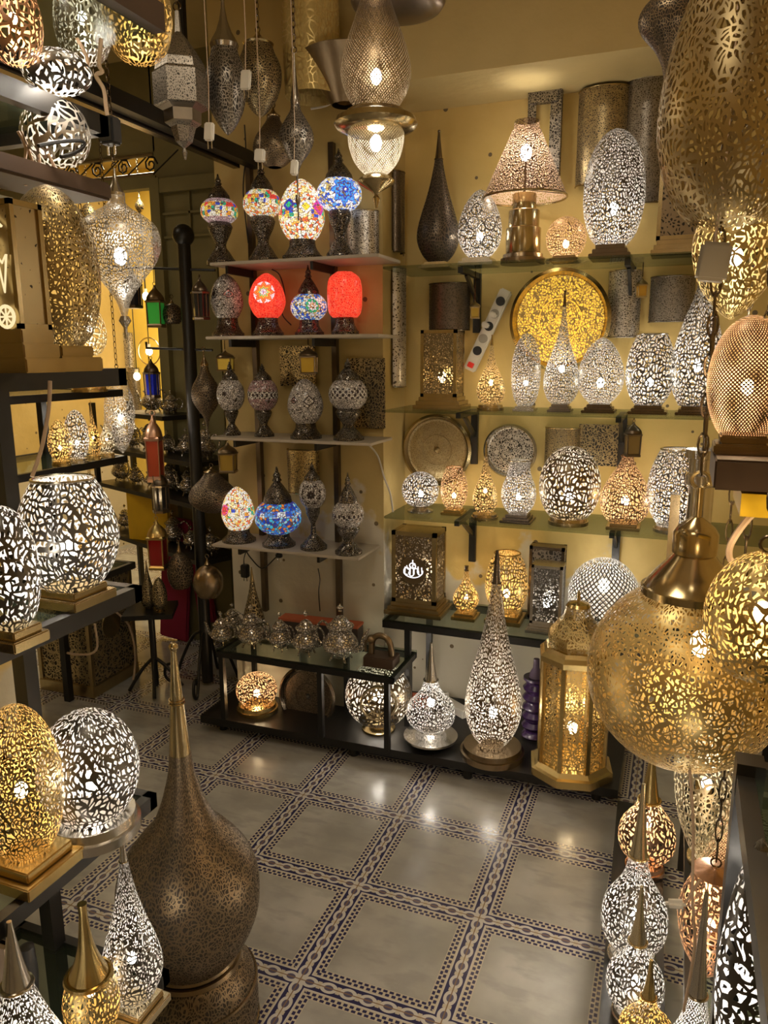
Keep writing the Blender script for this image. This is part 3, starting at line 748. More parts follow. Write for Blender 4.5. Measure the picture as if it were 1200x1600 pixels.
# ------------------------------------------------------------------ lanterns
def lantern(label, cx, top, bot, wpx, Y, tone='dark', glass=(.8, .5, .1), n=4, hang=None, group='small coloured glass lanterns', lit=0, name='lantern', roofk=.42, rz=None, taper=1.0, feet=False, cat_='lantern', glass2=None):
    b = at(cx, bot, Y=Y); tp = at(cx, top, Y=Y); H = tp.z - b.z; x = (b.x+tp.x)/2
    r = wpx/2*depth(b)/F
    t = thing(name, label, cat_, (x, Y, b.z), rz if rz is not None else .3, group)
    m = metal(tone, .4); rot = PI/n
    zb = H*.08; zr = H*(1-roofk)
    G().lathe([(0, r*1.0*taper), (zb*.6, r*1.02*taper), (zb, r*.9*taper)], n, rot=rot).out('base', m, t, smooth=False)
    key = 'lantern_glass_%.2f_%.2f_%.2f_%s' % (*glass, lit)
    gm = bpy.data.materials.get(key)
    if not gm:
        gm, nt, o = newmat(key); nn_ = N(nt); bs = nn_.bsdf(glass, .15)
        if lit: bs.inputs['Emission Color'].default_value = (*glass, 1); bs.inputs['Emission Strength'].default_value = lit
        nt.links.new(bs.outputs[0], o.inputs[0])
    G().lathe([(zb, r*.84*taper), (zr, r*.9)], n, rot=rot).out('glass', gm, t, smooth=False)
    g = G()
    for i in range(n):
        a = 2*PI*i/n + rot; c_, s_ = math.cos(a), math.sin(a)
        g.tube([(r*.88*taper*c_, r*.88*taper*s_, zb*.8), (r*.94*c_, r*.94*s_, zr)], r*.07, 6)
    g.out('frame', m, t)
    G().lathe([(zr-.002, r*1.08), (zr+H*.03, r*1.1), (zr+H*.05, r*.95)], n, rot=rot).lathe(sc(cat([(0, .9), (.25, .8), (.5, .55), (.7, .28), (.85, .16), (1, .1)]), r, H*(roofk-.13), zr+H*.05), n*2 if n > 4 else 12).out('roof', m, t)
    G().ring((0, 0, H*.955), H*.035, H*.008, 'Y', 14).out('ring', m, t)
    if hang: G().tube([(0, 0, H*.985), (0, 0, hang-b.z)], .002, 5).out('hanger', metal('dark'), t)
    return t
lantern('tiny brass lantern with amber panes hung left of the power strip', 742, 468, 498, 20, 3.1, 'brass', (.45, .3, .05), hang=2.0)
lantern('tiny brass lantern with amber panes hung right of the golden disc', 1003, 432, 465, 20, 3.05, 'brass', (.55, .3, .04), hang=2.0)
lantern('small black lantern hung above the copper skittle lamp', 989, 655, 713, 30, 2.95, 'dark', (.25, .17, .06), hang=1.44)
lantern('small dark lantern with amber panes hung behind the grey eye-pattern lamp', 482, 538, 585, 34, 2.84, 'bronze', (.6, .38, .04), hang=1.74)
lantern('brass lantern with amber panes hung left of the flower-pattern lamp', 352, 545, 580, 32, 2.9, 'bronze', (.65, .42, .06), lit=.15, hang=1.74)
lantern('brass lantern with amber panes hung below the second shelf, far left', 356, 688, 738, 34, 2.9, 'bronze', (.4, .26, .05), hang=1.33)
lantern('black lantern hanging beside the grey mosaic egg', 313, 428, 500, 28, 2.75, 'dark', (.02, .02, .02), hang=1.98, n=6)

# eight-sided floor lantern
p = at(893, 1215, Y=2.80); t = thing('floor_lantern', 'tall eight-sided brass floor lantern with domed top on the platform', 'lantern', (p.x-.005, 2.79, .08), .2, GP)
H = at(910, 933, Y=2.79).z - .08; r = .128; rot = PI/8; mg = metal('gold', .3)
G().lathe([(0, r*1.28), (.03, r*1.28), (.035, r*1.18), (.05, r*1.05)], 8, rot=rot).out('base', metal('gold', .35), t, smooth=False)
pm = pierced('gold', 85, .16, True, 'curl')
G().lathe([(.05, r), (H*.66, r)], 8, rot=rot, cap=False).out('panels', pm, t, smooth=False)
for i in range(8):
    a = 2*PI*i/8 + rot
    G().box((r*math.cos(a), r*math.sin(a), (.05+H*.66)/2), (.016, .016, H*.66-.05), rz=a).out('corner_post', mg, t, smooth=False)
G().lathe([(H*.655, r*1.03), (H*.66, r*1.12), (H*.69, r*1.12), (H*.71, r*1.0), (H*.73, r*.92)], 8, rot=rot).out('collar', mg, t, smooth=False)
G().lathe([(H*.72, r*.78), (H*.76, r*.88), (H*.8, r*.84), (H*.85, r*.62), (H*.89, r*.44), (H*.93, r*.38), (H*.955, r*.34)], 8, rot=rot, cap=False).out('dome', pm, t, smooth=False)
G().lathe([(H*.95, r*.36), (H*.965, r*.3), (H*.975, r*.1)], 24).out('cap', mg, t)
G().ring((0, 0, H*.985), .03, .004, 'X').out('ring', mg, t)
glow(t, (0, 0, H*.25), 1.6, True, .02)

# platform lamps
ZP = .08
lamp('globe', 'small lit gold-copper globe lamp on a round gold base, left on platform', 400, 1052, 64, 2.80, ZP, 'copper', 1.7, 'disc', 1.0, .035, 'gold', group=GP, scale=95, thr=.13, warm=True)
t, R = disc_plate('large dark bronze round plate leaning under the teapot table', 481, 1088, 98, 2.87, 'dark', 120, lean=-.12, group=None)
lamp('globe', 'lit globe lamp with a round star medallion on the platform', 591, 1038, 104, 2.83, ZP, 'bronze', 2.6, 'cup', .5, .045, 'brass', group=GP, scale=62, thr=.15, bulb=.42)
t = bpy.data.objects[-1] if False else None
lamp('onion', 'lit silver onion-shaped lamp on a flared round foot, platform', 674, 1004, 76, 2.80, ZP, 'silver', 1.8, 'plate', 1.12, .055, group=GP, scale=100, thr=.12, neck=.42)
lamp('tallt', 'tallest lit teardrop lamp rising from the platform past the low table', 777, 860, 88, 2.79, ZP, 'bronze', 3.0, 'disc', 1.15, .045, 'bronze', group=GP, scale=88, thr=.13, neck=.16, ntone='dark', bulb=.17)
# medallion ring on the star globe
st = [o for o in C.objects if o.get('label', '').startswith('lit globe lamp with a round star')][0]
g = G(); v = (Vector((0, 0, .17)) - Vector((st.location.x, st.location.y, 0))); v.z = 0; v.normalize()
Rg = 52*depth(st.location)/F
M_ = Matrix.Translation((v.x*Rg*.93, v.y*Rg*.93, .045+Rg*.95)) @ v.to_track_quat('Z', 'Y').to_matrix().to_4x4()
g.ring((0, 0, 0), Rg*.5, .006, seg=36); g.ring((0, 0, .01), Rg*.28, .003, seg=30)
for i in range(8):
    a = 2*PI*i/8; g.tube([(Rg*.1*math.cos(a), Rg*.1*math.sin(a), .012), (Rg*.27*math.cos(a+.2), Rg*.27*math.sin(a+.2), .01), (Rg*.47*math.cos(a), Rg*.47*math.sin(a), .004)], .003, 5)
g.out('medallion', metal('pale', .3), st, M=M_)

# purple ribbed jars and a red box behind the lamps
t = thing('ribbed_jar', 'dark purple ribbed jar between the tall teardrop and the brass lantern', 'jar', (at(835, 1120, Y=3.0).x, 3.0, ZP))
G().lathe([(z*.27, .045+.008*math.sin(z*40)) for z in [i/30 for i in range(31)]], 32).out('body', plain('purple_glaze', (.03, .012, .05), .25), t)
G().lathe([(.27, .03), (.29, .025), (.31, .014), (.35, .012)], 20).out('neck', plain('mauve_glaze', (.11, .08, .13), .25), t)
tag(G().box((0, 0, 0), (.10, .06, .05), rz=.2, bev=.003).out('small_box', M_RED, None, loc=(at(655, 1075, Y=3.1).x, 3.1, ZP+.026)), 'small red box on the platform behind the onion lamp', 'box')
t = thing('power_strip', 'white socket strip lying on the platform behind the onion lamp', 'power strip', (at(705, 1090, Y=3.12).x, 3.12, ZP), rot=(0, 0, -.6))
G().box((0, 0, .02), (.22, .05, .04), bev=.005).out('body', M_WHITE, t); G().box((-.05, 0, .05), (.035, .035, .03), bev=.005).out('plug', M_WHITE, t)

# ------------------------------------------------------------------ mosaic glass lamps
TURK = {'egg': cat([(0, .55), (.1, .78), (.3, .99), (.45, 1), (.65, .88), (.82, .66), (.94, .36), (1, .1)]),
        'bowl': cat([(0, .45), (.1, .72), (.3, .95), (.5, 1), (.7, .95), (.9, .74), (1, .5)]),
        'ball': norm(ball_prof(.08, .94)), 'block': cat([(0, .72), (.12, .93), (.4, 1), (.7, .98), (.88, .84), (1, .45)])}
def mosaic_lamp(label, cx, top, gtop, gbot, wpx, Y, Z, prof, mat, stem='low', cap=True, bwk=.8, group='mosaic glass lamps on the wall shelves', light=0, lcol=(1, .8, .5)):
    """base from shelf to gbot, glass from gbot to gtop, cap from gtop to top (rows of the photo)"""
    a = at(cx, top, Y=Y); x = a.x; H = a.z - Z
    zg0 = at(cx, gbot, Y=Y).z - Z; zg1 = at(cx, gtop, Y=Y).z - Z
    zg0 = max(zg0, .02); r = wpx/2*depth(Vector((x, Y, Z)))/F
    t = thing('mosaic_lamp', label, 'lamp', (x, Y, Z), 0, group)
    rb = r*bwk; n = r*.42
    if stem == 'low':
        P = [(0, rb), (zg0*.2, rb*1.0), (zg0*.28, rb*.9), (zg0*.55, rb*.72), (zg0*.7, rb*.66), (zg0*1.08, rb*.62)]
    elif stem == 'urn':
        P = [(0, rb), (zg0*.1, rb), (zg0*.16, rb*.85), (zg0*.3, rb*.62), (zg0*.42, rb*.38), (zg0*.5, rb*.36), (zg0*.58, rb*.44), (zg0*.78, rb*.72), (zg0*.92, rb*.85), (zg0*1.04, rb*.70)]
    else:
        P = [(0, rb), (zg0*.08, rb), (zg0*.14, rb*.8), (zg0*.25, rb*.5), (zg0*.35, rb*.22), (zg0*.6, rb*.16), (zg0*.7, rb*.3), (zg0*.85, rb*.5), (zg0*1.05, rb*.55)]
    G().lathe(P, 40).out('base', M_DARKORN, t)
    hg = zg1 - zg0; c0 = zg0 + hg/2
    o = G().lathe([(z-c0, q) for z, q in sc(TURK[prof], r, hg, zg0)], 48).out('glass_shade', mat, t, loc=(0, 0, c0))
    if cap:
        hc = H - zg1
        q = TURK[prof][-1][1]*r
        g = G(); g.lathe([(zg1-hg*.04, q*1.25), (zg1+hc*.12, q*1.15), (zg1+hc*.32, q*.8), (zg1+hc*.5, q*.42), (zg1+hc*.55, q*.3), (zg1+hc*.6, q*.42), (zg1+hc*.68, q*.28), (zg1+hc*.75, q*.34), (zg1+hc*.85, q*.16), (H, q*.06)], 32)
        g.out('cap', M_DARKORN, t)
    if light:
        l = bpy.data.lights.new('bulb_light', 'POINT'); l.energy = light; l.color = lcol; l.shadow_soft_size = .03
    return t
def mdir(az, el, R):     # a point on the shade facing the room; az in degrees to the right of the straight view
    a = math.radians(-90 + 20 + az); e = math.radians(el)
    return (R*math.cos(e)*math.cos(a), R*math.cos(e)*math.sin(a), R*math.sin(e))
WH, NV, CY, YE, RD, GR, OR_ = (.9, .92, 1), (.01, .03, .45), (.05, .35, .95), (.95, .75, .05), (.9, .05, .03), (.02, .5, .2), (.95, .4, .05)
DK, LG = (.03, .02, .025), (.6, .57, .54)
TOPG, MIDG, THG, BOTG = 2.04, 1.75, 1.335, .865
mosaic_lamp('mosaic lamp with a flat globe and red-blue band, leftmost on the top shelf', 340, 272, 311, 350, 57, 2.84, TOPG, 'bowl', mosaic('mosaic_a', 'pinkgrey', 150, .9, (0, .028), 'multi'), 'urn')
mosaic_lamp('mosaic lamp with blue and yellow checks on a tall foot, top shelf', 407, 252, 297, 341, 58, 2.84, TOPG, 'bowl', mosaic('mosaic_b', 'cream', 150, 1.0, (.018, .026), 'multi'), 'urn')
mosaic_lamp('large lit mosaic egg lamp with blue-green and yellow diamonds', 470, 278, 280, 376, 70, 2.82, TOPG, 'egg',
    mosaic('mosaic_c', 'cream', 130, 1.5, (-.012, .026), 'multi', [(mdir(-28, 5, .085), .028, 'diamond', [(0, GR), (.5, NV)]), (mdir(18, 0, .088), .03, 'diamond', [(0, YE), (.6, WH)]), (mdir(58, 0, .085), .035, 'diamond', [(0, RD), (.5, (.6, .02, .3))])]), 'low', cap=False, bwk=.9)
mosaic_lamp('bright blue mosaic lamp with a sunburst flower, rightmost on the top shelf', 529, 232, 279, 330, 69, 2.84, TOPG, 'bowl',
    mosaic('mosaic_d', 'bluewhite', 130, 1.5, None, None, [(mdir(20, 3, .082), .052, 'star', [(0, WH), (.12, NV), (.25, CY), (.45, NV), (.58, CY), (.8, (.03, .15, .8)), (.93, WH)])]), 'urn', bwk=.62)
mosaic_lamp('unlit grey mosaic egg lamp with a pink diamond eye', 352, 420, 428, 499, 50, 2.84, MIDG, 'egg',
    mosaic('mosaic_e', 'grey', 150, 0, None, None, [(mdir(20, 6, .058), .026, 'diamond', [(0, (.8, .3, .28)), (.4, DK), (.6, (.8, .4, .36)), (.85, DK)]), (mdir(-40, 8, .058), .022, 'star', [(0, DK), (.6, LG), (.8, DK)])]), 'low', cap=False, bwk=1.0)
mosaic_lamp('glowing red mosaic egg lamp with a multicoloured star', 416, 426, 427, 497, 56, 2.84, MIDG, 'egg',
    mosaic('mosaic_f', 'red', 160, 1.15, None, None, [(mdir(-2, 8, .066), .044, 'star', [(0, CY), (.15, WH), (.3, GR), (.42, YE), (.52, RD), (.62, OR_), (.72, (.95, .1, .05)), (.86, WH)])], grout=.07), 'low', cap=False, bwk=.86)
mosaic_lamp('lit blue and white mosaic teardrop lamp between the red lamps', 481, 414, 459, 500, 57, 2.84, MIDG, 'ball',
    mosaic('mosaic_g', 'bluewhite', 130, .8, None, None, [(mdir(18, 0, .068), .026, 'star', [(0, WH), (.3, OR_), (.45, WH), (.7, GR)])]), 'low', bwk=.8)
mosaic_lamp('glowing plain red mosaic lamp with a rounded block shape', 538, 424, 425, 496, 54, 2.84, MIDG, 'block', mosaic('mosaic_h', 'red', 150, 1.15, grout=.1), 'low', cap=False, bwk=.8)
mosaic_lamp('unlit mosaic globe lamp with a black flower, leftmost on the third shelf', 358, 565, 592, 640, 43, 2.83, THG, 'ball', mosaic('mosaic_i', 'grey', 160, 0, None, None, [(mdir(-14, 5, .05), .028, 'star', [(0, LG), (.15, DK), (.5, LG), (.75, DK), (.85, LG)])]), 'urn', bwk=.62)
mosaic_lamp('unlit pinkish mosaic lamp with a zig-zag waist on the third shelf', 409, 568, 592, 641, 47, 2.83, THG, 'bowl', mosaic('mosaic_j', 'pinkgrey', 150, 0, chev=(0, .014, 32)), 'urn', bwk=.66)
mosaic_lamp('unlit grey mosaic egg lamp with eye-shaped diamonds on the third shelf', 476, 590, 592, 661, 55, 2.82, THG, 'egg',
    mosaic('mosaic_k', 'grey', 150, 0, None, None, [(mdir(20, 2, .064), .026, 'diamond', [(0, DK), (.3, LG), (.5, (.75, .72, .7)), (.8, DK)]), (mdir(-34, 4, .064), .026, 'diamond', [(0, DK), (.4, (.4, .25, .25)), (.6, DK), (.8, LG)])]), 'low', cap=False, bwk=.9)
mosaic_lamp('large unlit mosaic lamp with black and white lozenge rows, third shelf', 543, 560, 592, 640, 60, 2.82, THG, 'bowl', mosaic('mosaic_l', 'grey', 170, 0, chev=(.006, .02, 40)), 'urn', bwk=.8)
mosaic_lamp('lit multicoloured mosaic egg lamp, leftmost on the bottom shelf', 370, 760, 761, 827, 50, 2.83, BOTG, 'egg',
    mosaic('mosaic_m', 'cream', 150, 1.3, (-.01, .02), 'multi', [(mdir(-45, 0, .058), .026, 'star', [(0, NV), (.4, RD), (.8, (.8, .1, .4))])]), 'low', cap=False, bwk=1.05)
mosaic_lamp('wide lit blue mosaic lamp with orange scales and a dark domed cap', 432, 729, 782, 832, 72, 2.82, BOTG, 'bowl',
    mosaic('mosaic_n', 'deepblue', 95, .8, (.026, .012), 'bluewhite'), 'low', bwk=.72)
mosaic_lamp('tall unlit goblet-footed mosaic lamp with a round white flower', 487, 722, 748, 792, 42, 2.82, BOTG, 'ball', mosaic('mosaic_o', 'grey', 150, 0, None, None, [(mdir(0, 0, .052), .042, 'star', [(0, LG), (.12, DK), (.4, LG), (.52, (.75, .72, .7)), (.7, DK), (.8, LG), (.95, DK)])]), 'goblet', bwk=1.0)
mosaic_lamp('unlit pale mosaic lamp with a pointed cap, rightmost on the bottom shelf', 543, 738, 783, 823, 50, 2.80, BOTG, 'ball', mosaic('mosaic_p', 'grey', 170, 0, (.0, .012), 'grey', chev=(-.004, .01, 30)), 'urn', bwk=.85)

# gold plates leaning on the wall behind the third shelf
tag(G().box((0, 0, 0), (.17, .01, .17), bev=.002).box((0, -.004, 0), (.145, .01, .145)).out('pierced_plaque', pierced('gold', 110, .12, False, uv=False), None, loc=at(465, 572, Y=2.965)), 'square gold pierced panel on the wall behind the third shelf', 'panel')
tag(G().box((0, 0, 0), (.17, .01, .29), bev=.002).box((0, -.004, 0), (.145, .01, .26)).out('pierced_plaque', pierced('brass', 90, .12, False, uv=False), None, loc=at(572, 615, Y=2.965)), 'tall brass pierced panel on the wall at the corner, third shelf', 'panel')
sconce('tilted pale gold wall sconce behind the goblet-footed lamp', 474, 702, 768, 54, 2.965, 'gold', 90)
# cords of the mosaic wall
def cord(label, pts, r=.0028, m=M_RUBBER, cat_='cord', name='power_cable', plug=None, group=None):
    P = cat3(pts)
    t = thing(name, label, cat_, P[0], 0, group)
    G().tube([p - P[0] for p in P], r, 6).out('wire', m, t)
    if plug:
        q = P[-1] - P[0]
        G().box(q, plug, bev=.004).out('plug', M_RUBBER, t)
        for s_ in (-1, 1): G().tube([q + Vector((s_*.008, 0, -plug[2]/2)), q + Vector((s_*.008, 0, -plug[2]/2-.018))], .0022, 6).out('prong', metal('silver'), t)
    return t
def cat3(P, n=6):
    P = [Vector(p) for p in P]; out = []
    for i in range(len(P)-1):
        p0, p1, p2, p3 = P[max(i-1, 0)], P[i], P[i+1], P[min(i+2, len(P)-1)]
        for k in range(n):
            f = k/n
            out.append(.5*((2*p1) + (-p0+p2)*f + (2*p0-5*p1+4*p2-p3)*f*f + (-p0+3*p1-3*p2+p3)*f**3))
    out.append(P[-1]); return out
def px(*L, Y=None, X=None): return [at(a, b, Y=Y, X=X) for a, b in L]
cord('black cord with a plug hanging under the bottom mosaic shelf', px((383, 858), (392, 872), (410, 888), (430, 872), (436, 868), Y=2.93), plug=(.03, .02, .02))
cord('black cord with adapter hanging at the left under the bottom shelf', px((386, 857), (381, 875), (383, 892), Y=2.9), plug=(.035, .03, .06))
cord('black cord dropping from a plug behind the red card box', px((497, 888), (500, 905), (498, 925), (500, 955), Y=2.95), plug=None)
cord('white cable running down the wall corner from the third shelf', px((572, 690), (590, 712), (600, 745), (610, 772), (614, 800), Y=2.96), .004, M_WHITE)
cord('black cord hanging from the wall between the top mosaic lamps', px((382, 195), (384, 240), (380, 300), (388, 380), Y=2.95))
cord('black cord looping behind the lamps on the second shelf', px((425, 421), (437, 430), (445, 460), (441, 490), (455, 508), Y=2.93))
cord('grey electrical conduit running down the wall from the ceiling', px((527, -60), (526, 60), (523, 130), (515, 155), Y=2.97), .006, M_WHITE)
cord('long black cable slanting down the ochre wall', px((455, -20), (470, 60), (485, 130), (494, 158), (486, 165), Y=2.9))
cord('white flex tied at the corner by the pendant column', px((486, 170), (510, 165), (530, 152), (548, 140), Y=2.9), .004, M_WHITE)

# ------------------------------------------------------------------ teapots on the low table
def teapot(label, cx, top, wpx, Y, Z, flip=1, group='silver teapots', rz=0, tall=1.0):
    p = at(cx, top, Y=Y); H = p.z - Z; r = wpx/2*depth(p)/F
    t = thing('teapot', label, 'teapot', (p.x, Y, Z), rz if rz else (0 if flip > 0 else PI), group)
    h = H*.58
    G().lathe(sc(cat([(.0, .38), (.1, .6), (.3, .95), (.48, 1), (.66, .86), (.82, .66), (.92, .66), (1, .72)]), r, h-.012, .012), 32).out('body', M_SIL_ORN, t)
    lid = G().lathe(sc(cat([(0, .74), (.12, .78), (.22, .6), (.42, .46), (.6, .3), (.7, .12)]), r, (H-h)*.7, h), 28).out('lid', M_SIL_ORN, t)
    G().lathe(sc(cat([(0, .12), (.2, .1), (.5, .2), (.75, .08), (1, .02)]), r, (H-h)*.32, h+(H-h)*.68), 20).out('knob', metal('silver', .25), lid)
    P = cat3([(-r*.8, 0, h*.35), (-r*1.25, 0, h*.45), (-r*1.45, 0, h*.8), (-r*1.75, 0, h*1.08)])
    G().tube(P, [r*.2*(1-.65*i/(len(P)-1)) for i in range(len(P))], 8).out('spout', M_SIL_ORN, t)
    G().tube(cat3([(r*.62, 0, h*.95), (r*1.1, 0, h*1.12), (r*1.5, 0, h*.85), (r*1.35, 0, h*.5), (r*.92, 0, h*.35)]), r*.07, 7).out('handle', M_SIL_ORN, t)
    for i in range(4):
        a = PI/4 + i*PI/2
        G().tube([(r*.5*math.cos(a), r*.5*math.sin(a), .02), (r*.62*math.cos(a), r*.62*math.sin(a), .008), (r*.68*math.cos(a), r*.68*math.sin(a), 0)], r*.07, 6).out('leg', M_SIL_ORN, t)
    return t
ZTP = .411
teapot('small silver teapot with a long spout, leftmost on the low table', 344, 955, 34, 2.73, ZTP)
teapot('silver teapot half hidden behind the leftmost pair of teapots', 362, 942, 30, 2.9, ZTP)
teapot('silver teapot with a conical lid in front of the tall pierced cone', 391, 944, 44, 2.75, ZTP)
teapot('small silver teapot in the middle of the row', 436, 955, 34, 2.75, ZTP)
teapot('broad-lidded silver teapot left of the largest one', 477, 953, 42, 2.75, ZTP)
teapot('largest silver teapot with a tall bell lid at the right of the row', 531, 943, 56, 2.75, ZTP, -1)
lamp('tallt', 'tall unlit brass cone lamp standing behind the teapots', 393, 886, 34, 2.86, ZTP, 'brass', 0, 'none', group=None, see=False, neck=.2)
t = thing('card_box', 'flat orange-red card box lying behind the teapots', 'box', (at(500, 965, Y=2.91).x, 2.915, ZTP), rz=.05)
G().box((0, 0, .045), (.38, .07, .09), bev=.002).out('box', plain('dark_box', (.05, .035, .03), .5), t); G().box((0, 0, .094), (.385, .075, .012), bev=.002).out('lid', M_RED, t)
tag(G().box((0, 0, .13), (.30, .012, .26), bev=.002).out('leaning_board', plain('cream_board', (.55, .50, .40), .6), None, loc=(at(425, 1060, Y=2.95).x, 2.955, ZP+.0)), 'cream board leaning behind the small gold-copper globe lamp', 'board')
# carved elephant-like figurine on a block
t = thing('camel_figurine', 'small carved brass figurine with an arched back on a dark block at the table end', 'figurine', (at(590, 1040, Y=2.74).x+.01, 2.76, ZTP))
G().box((0, 0, .022), (.13, .09, .044), bev=.003).out('block', M_WOOD, t)
g = G(); g.tube(cat3([(-.045, 0, .044), (-.04, 0, .10), (-.015, 0, .125), (.02, 0, .12), (.04, 0, .09), (.045, 0, .044)]), .013, 10); g.ball((-.045, 0, .105), .02); g.tube(cat3([(-.06, 0, .10), (-.075, 0, .08), (-.07, 0, .05)]), .007, 8)
g.out('figure', metal('bronze', .4), t)

# ------------------------------------------------------------------ pendants near the back wall
HG = 'unlit pendants hanging by the ochre wall'
# long rail they hang beside
t = thing('hanging_rail', 'long black steel rail under the ceiling that meets the ochre wall', 'rail', (0, 0, 0))
G().box((-1.72, 2.04, 2.46), (.05, 1.88, .05)).out('bar', M_BLACK, t, smooth=False); G().box((-1.77, 2.0, 2.435), (.03, 1.8, .02)).out('flange', metal('dark'), t, smooth=False)
for y in (1.25, 2.5): G().box((-1.72, y, 2.84), (.02, .02, .72)).out('drop_rod', M_BLACK, t, smooth=False)
lant = None
def hexpendant(label, cx, top, bot, wpx, Y, tone):
    b = at(cx, bot, Y=Y); tp = at(cx, top, Y=Y); H = tp.z-b.z; x = (b.x+tp.x)/2; r = wpx/2*depth(b)/F
    t = thing('pendant_lantern', label, 'lamp', (x, Y, b.z), .1, HG)
    pm = pierced(tone, 150, .22, False, 'curl', back=(.05, .045, .035)); m = metal(tone, .4)
    G().lathe([(0, r*.05), (H*.05, r*.1), (H*.08, r*.05), (H*.12, r*.3), (H*.22, r*.45), (H*.24, r*.6)], 6).out('finial', pm, t, smooth=False)
    G().lathe([(H*.24, r*.6), (H*.25, r*.66), (H*.33, r*.68), (H*.35, r*.9)], 6).out('skirt', m, t, smooth=False)
    G().lathe([(H*.35, r*.85), (H*.36, r), (H*.58, r), (H*.6, r*.92)], 6).out('panels', pm, t, smooth=False)
    G().lathe([(H*.6, r*.9), (H*.66, r*.86), (H*.74, r*.6), (H*.82, r*.3), (H*.86, r*.12), (H, r*.08)], 6).out('roof', pm, t, smooth=False)
    G().ring((0, 0, H+.012), .012, .0025, 'Y', 14).out('ring', metal('dark'), t)
    chain_bm(H+.02, ZC-b.z).out('chain', metal('dark'), t)
hexpendant('six-sided silver pendant lantern with engraved panels, left of the long pendants', 283, 16, 250, 84, 2.15, 'steel')
pendant('acorn', 'long silver pierced pendant with a lacy bottom and bell cap', 352, 0, 212, 64, 2.3, 'steel', scale=105, cap=True, capk=.7, group=HG, thr=.16)
pendant('acorn', 'broad brass pierced pendant partly behind the lacy silver one', 405, 50, 184, 70, 2.6, 'brass', scale=130, thr=.15, cap=True, capk=.3, group=HG)
pendant('bell', 'round bronze pierced pendant below the brass one', 428, 168, 262, 66, 2.75, 'bronze', scale=150, thr=.19, cap=True, capk=.3, group=HG, chain=False)
pendant('spin', 'slim spindle-shaped silver pendant ending in a long point', 463, 82, 345, 54, 2.35, 'steel', scale=115, cap=True, capk=.6, group=HG, tail=.16, thr=.16)
tag(G().lathe([(0, .098), (.2, .103), (.42, .10), (.64, .098)], 48, cap=False).out('pendant_lamp', pierced('gold', 45, .09, False, 'vor', back=(.5, .36, .12)), None, loc=(at(484, 150, Y=2.7).x, 2.72, at(484, 150, Y=2.7).z)), 'long hammered gold cylinder pendant against the ochre wall', 'lamp', HG)
# double pendant column near the corner
Yc = 2.25
pendant('cruet', 'upper half of the double brass pendant, a lit onion with fine lattice', 587, -115, 176, 112, Yc, 'bronze', power=2.6, cap=False, mode='diamond', nn=64, thr=.16, name='pendant_lamp', bulb=.2, chain=False, group=None)
b = at(588, 325, Y=Yc); tp = at(588, 170, Y=Yc); H = tp.z-b.z; r = 62*depth(b)/F
t = thing('pendant_lamp', 'lower half of the double brass pendant, wide collar over a lit lattice bowl', 'lamp', (b.x, Yc, b.z))
G().lathe([(H*.98, r*.5), (H*.97, r*.72), (H*.93, r*.78), (H*.9, r*.98), (H*.84, r*1.04), (H*.8, r*.95), (H*.76, r*.7)], 56).out('collar', metal('brass', .25), t)
G().lathe(sc(cat([(0, .2), (.1, .36), (.35, .56), (.7, .68), (1, .7)]), r, H*.44, H*.33), 56, cap=False).out('shade', pierced('pale', 110, .15, True, 'diamond', nn=60, kz=round(60/(2*PI*r*.7), 1), lit=True), t)
G().lathe([(0, .004), (H*.1, r*.1), (H*.13, r*.05), (H*.17, r*.12), (H*.24, r*.42), (H*.27, r*.48), (H*.3, r*.42), (H*.33, r*.3), (H*.345, r*.22)], 40).out('finial', metal('brass', .25), t)
glow(t, (0, 0, H*.66), 1.8, False, .018)
tag(G().lathe([(0, .02), (.01, .10), (.02, .13), (.035, .14), (.05, .135), (.055, .02)], 56).out('pendant_lamp', metal('dark', .4), None, loc=(at(622, 22, Y=2.35).x, 2.35, at(622, 24, Y=2.35).z)), 'underside of a dark round ceiling fitting at the top edge', 'lamp')
G().tube([(0, 0, .05), (0, 0, .5)], .008).out('stem', metal('dark'), C.objects[-1] if False else [o for o in C.objects if o.get('label', '').startswith('underside of a dark')][0])
tag(G().lathe([(0, .05), (.10, .12), (.16, .16), (.165, .15), (.11, .10), (.01, .03)], 48, cap=False).out('wall_bowl', metal('bronze', .45), None, loc=at(540, 165, Y=2.75)), 'dark bronze bowl shade behind the double pendant', 'lamp')
# right of the alcove
pendant('urn', 'dark bronze pierced vase pendant hanging in front of the alcove top right', 1050, -20, 176, 106, 1.95, 'bronze', scale=160, cap=True, capk=.12, see=False, thr=.12, group=None)
box_lamp('unlit brass box lamp with stepped base at the right end of the top shelf', 1068, 262, 66, 3.02, Z3, 'bronze', 0, 80, group=GT, see=False, bm=1.2, thr=.15)

# ------------------------------------------------------------------ plugs and cords that hang in the air
def hung_plug(label, cx, cyy, Y, dims, m, top=None, two=True):
    p = at(cx, cyy, Y=Y)
    t = thing('hanging_plug', label, 'plug', p)
    G().box((0, 0, 0), dims, bev=.004, ry=.12).out('body', m, t)
    if two:
        for s_ in (-1, 1): G().tube([(s_*dims[0]*.22, 0, -dims[2]/2), (s_*dims[0]*.22, 0, -dims[2]/2-.022)], .0022, 6).out('prong', metal('silver'), t)
    G().tube([(0, 0, dims[2]/2), (.005, 0, .12), (0, 0, (top or ZC)-p.z)], .0014, 6).out('cable', M_CORD, t)
hung_plug('white plug tag hanging in front of the lacy silver pendant', 384, 125, 2.2, (.035, .012, .055), M_WHITE)
hung_plug('white two-pin plug hanging below the six-sided lantern', 327, 206, 2.1, (.03, .018, .05), M_WHITE)
hung_plug('white two-pin plug hanging above the checked mosaic lamp', 406, 243, 2.3, (.034, .02, .038), M_WHITE)
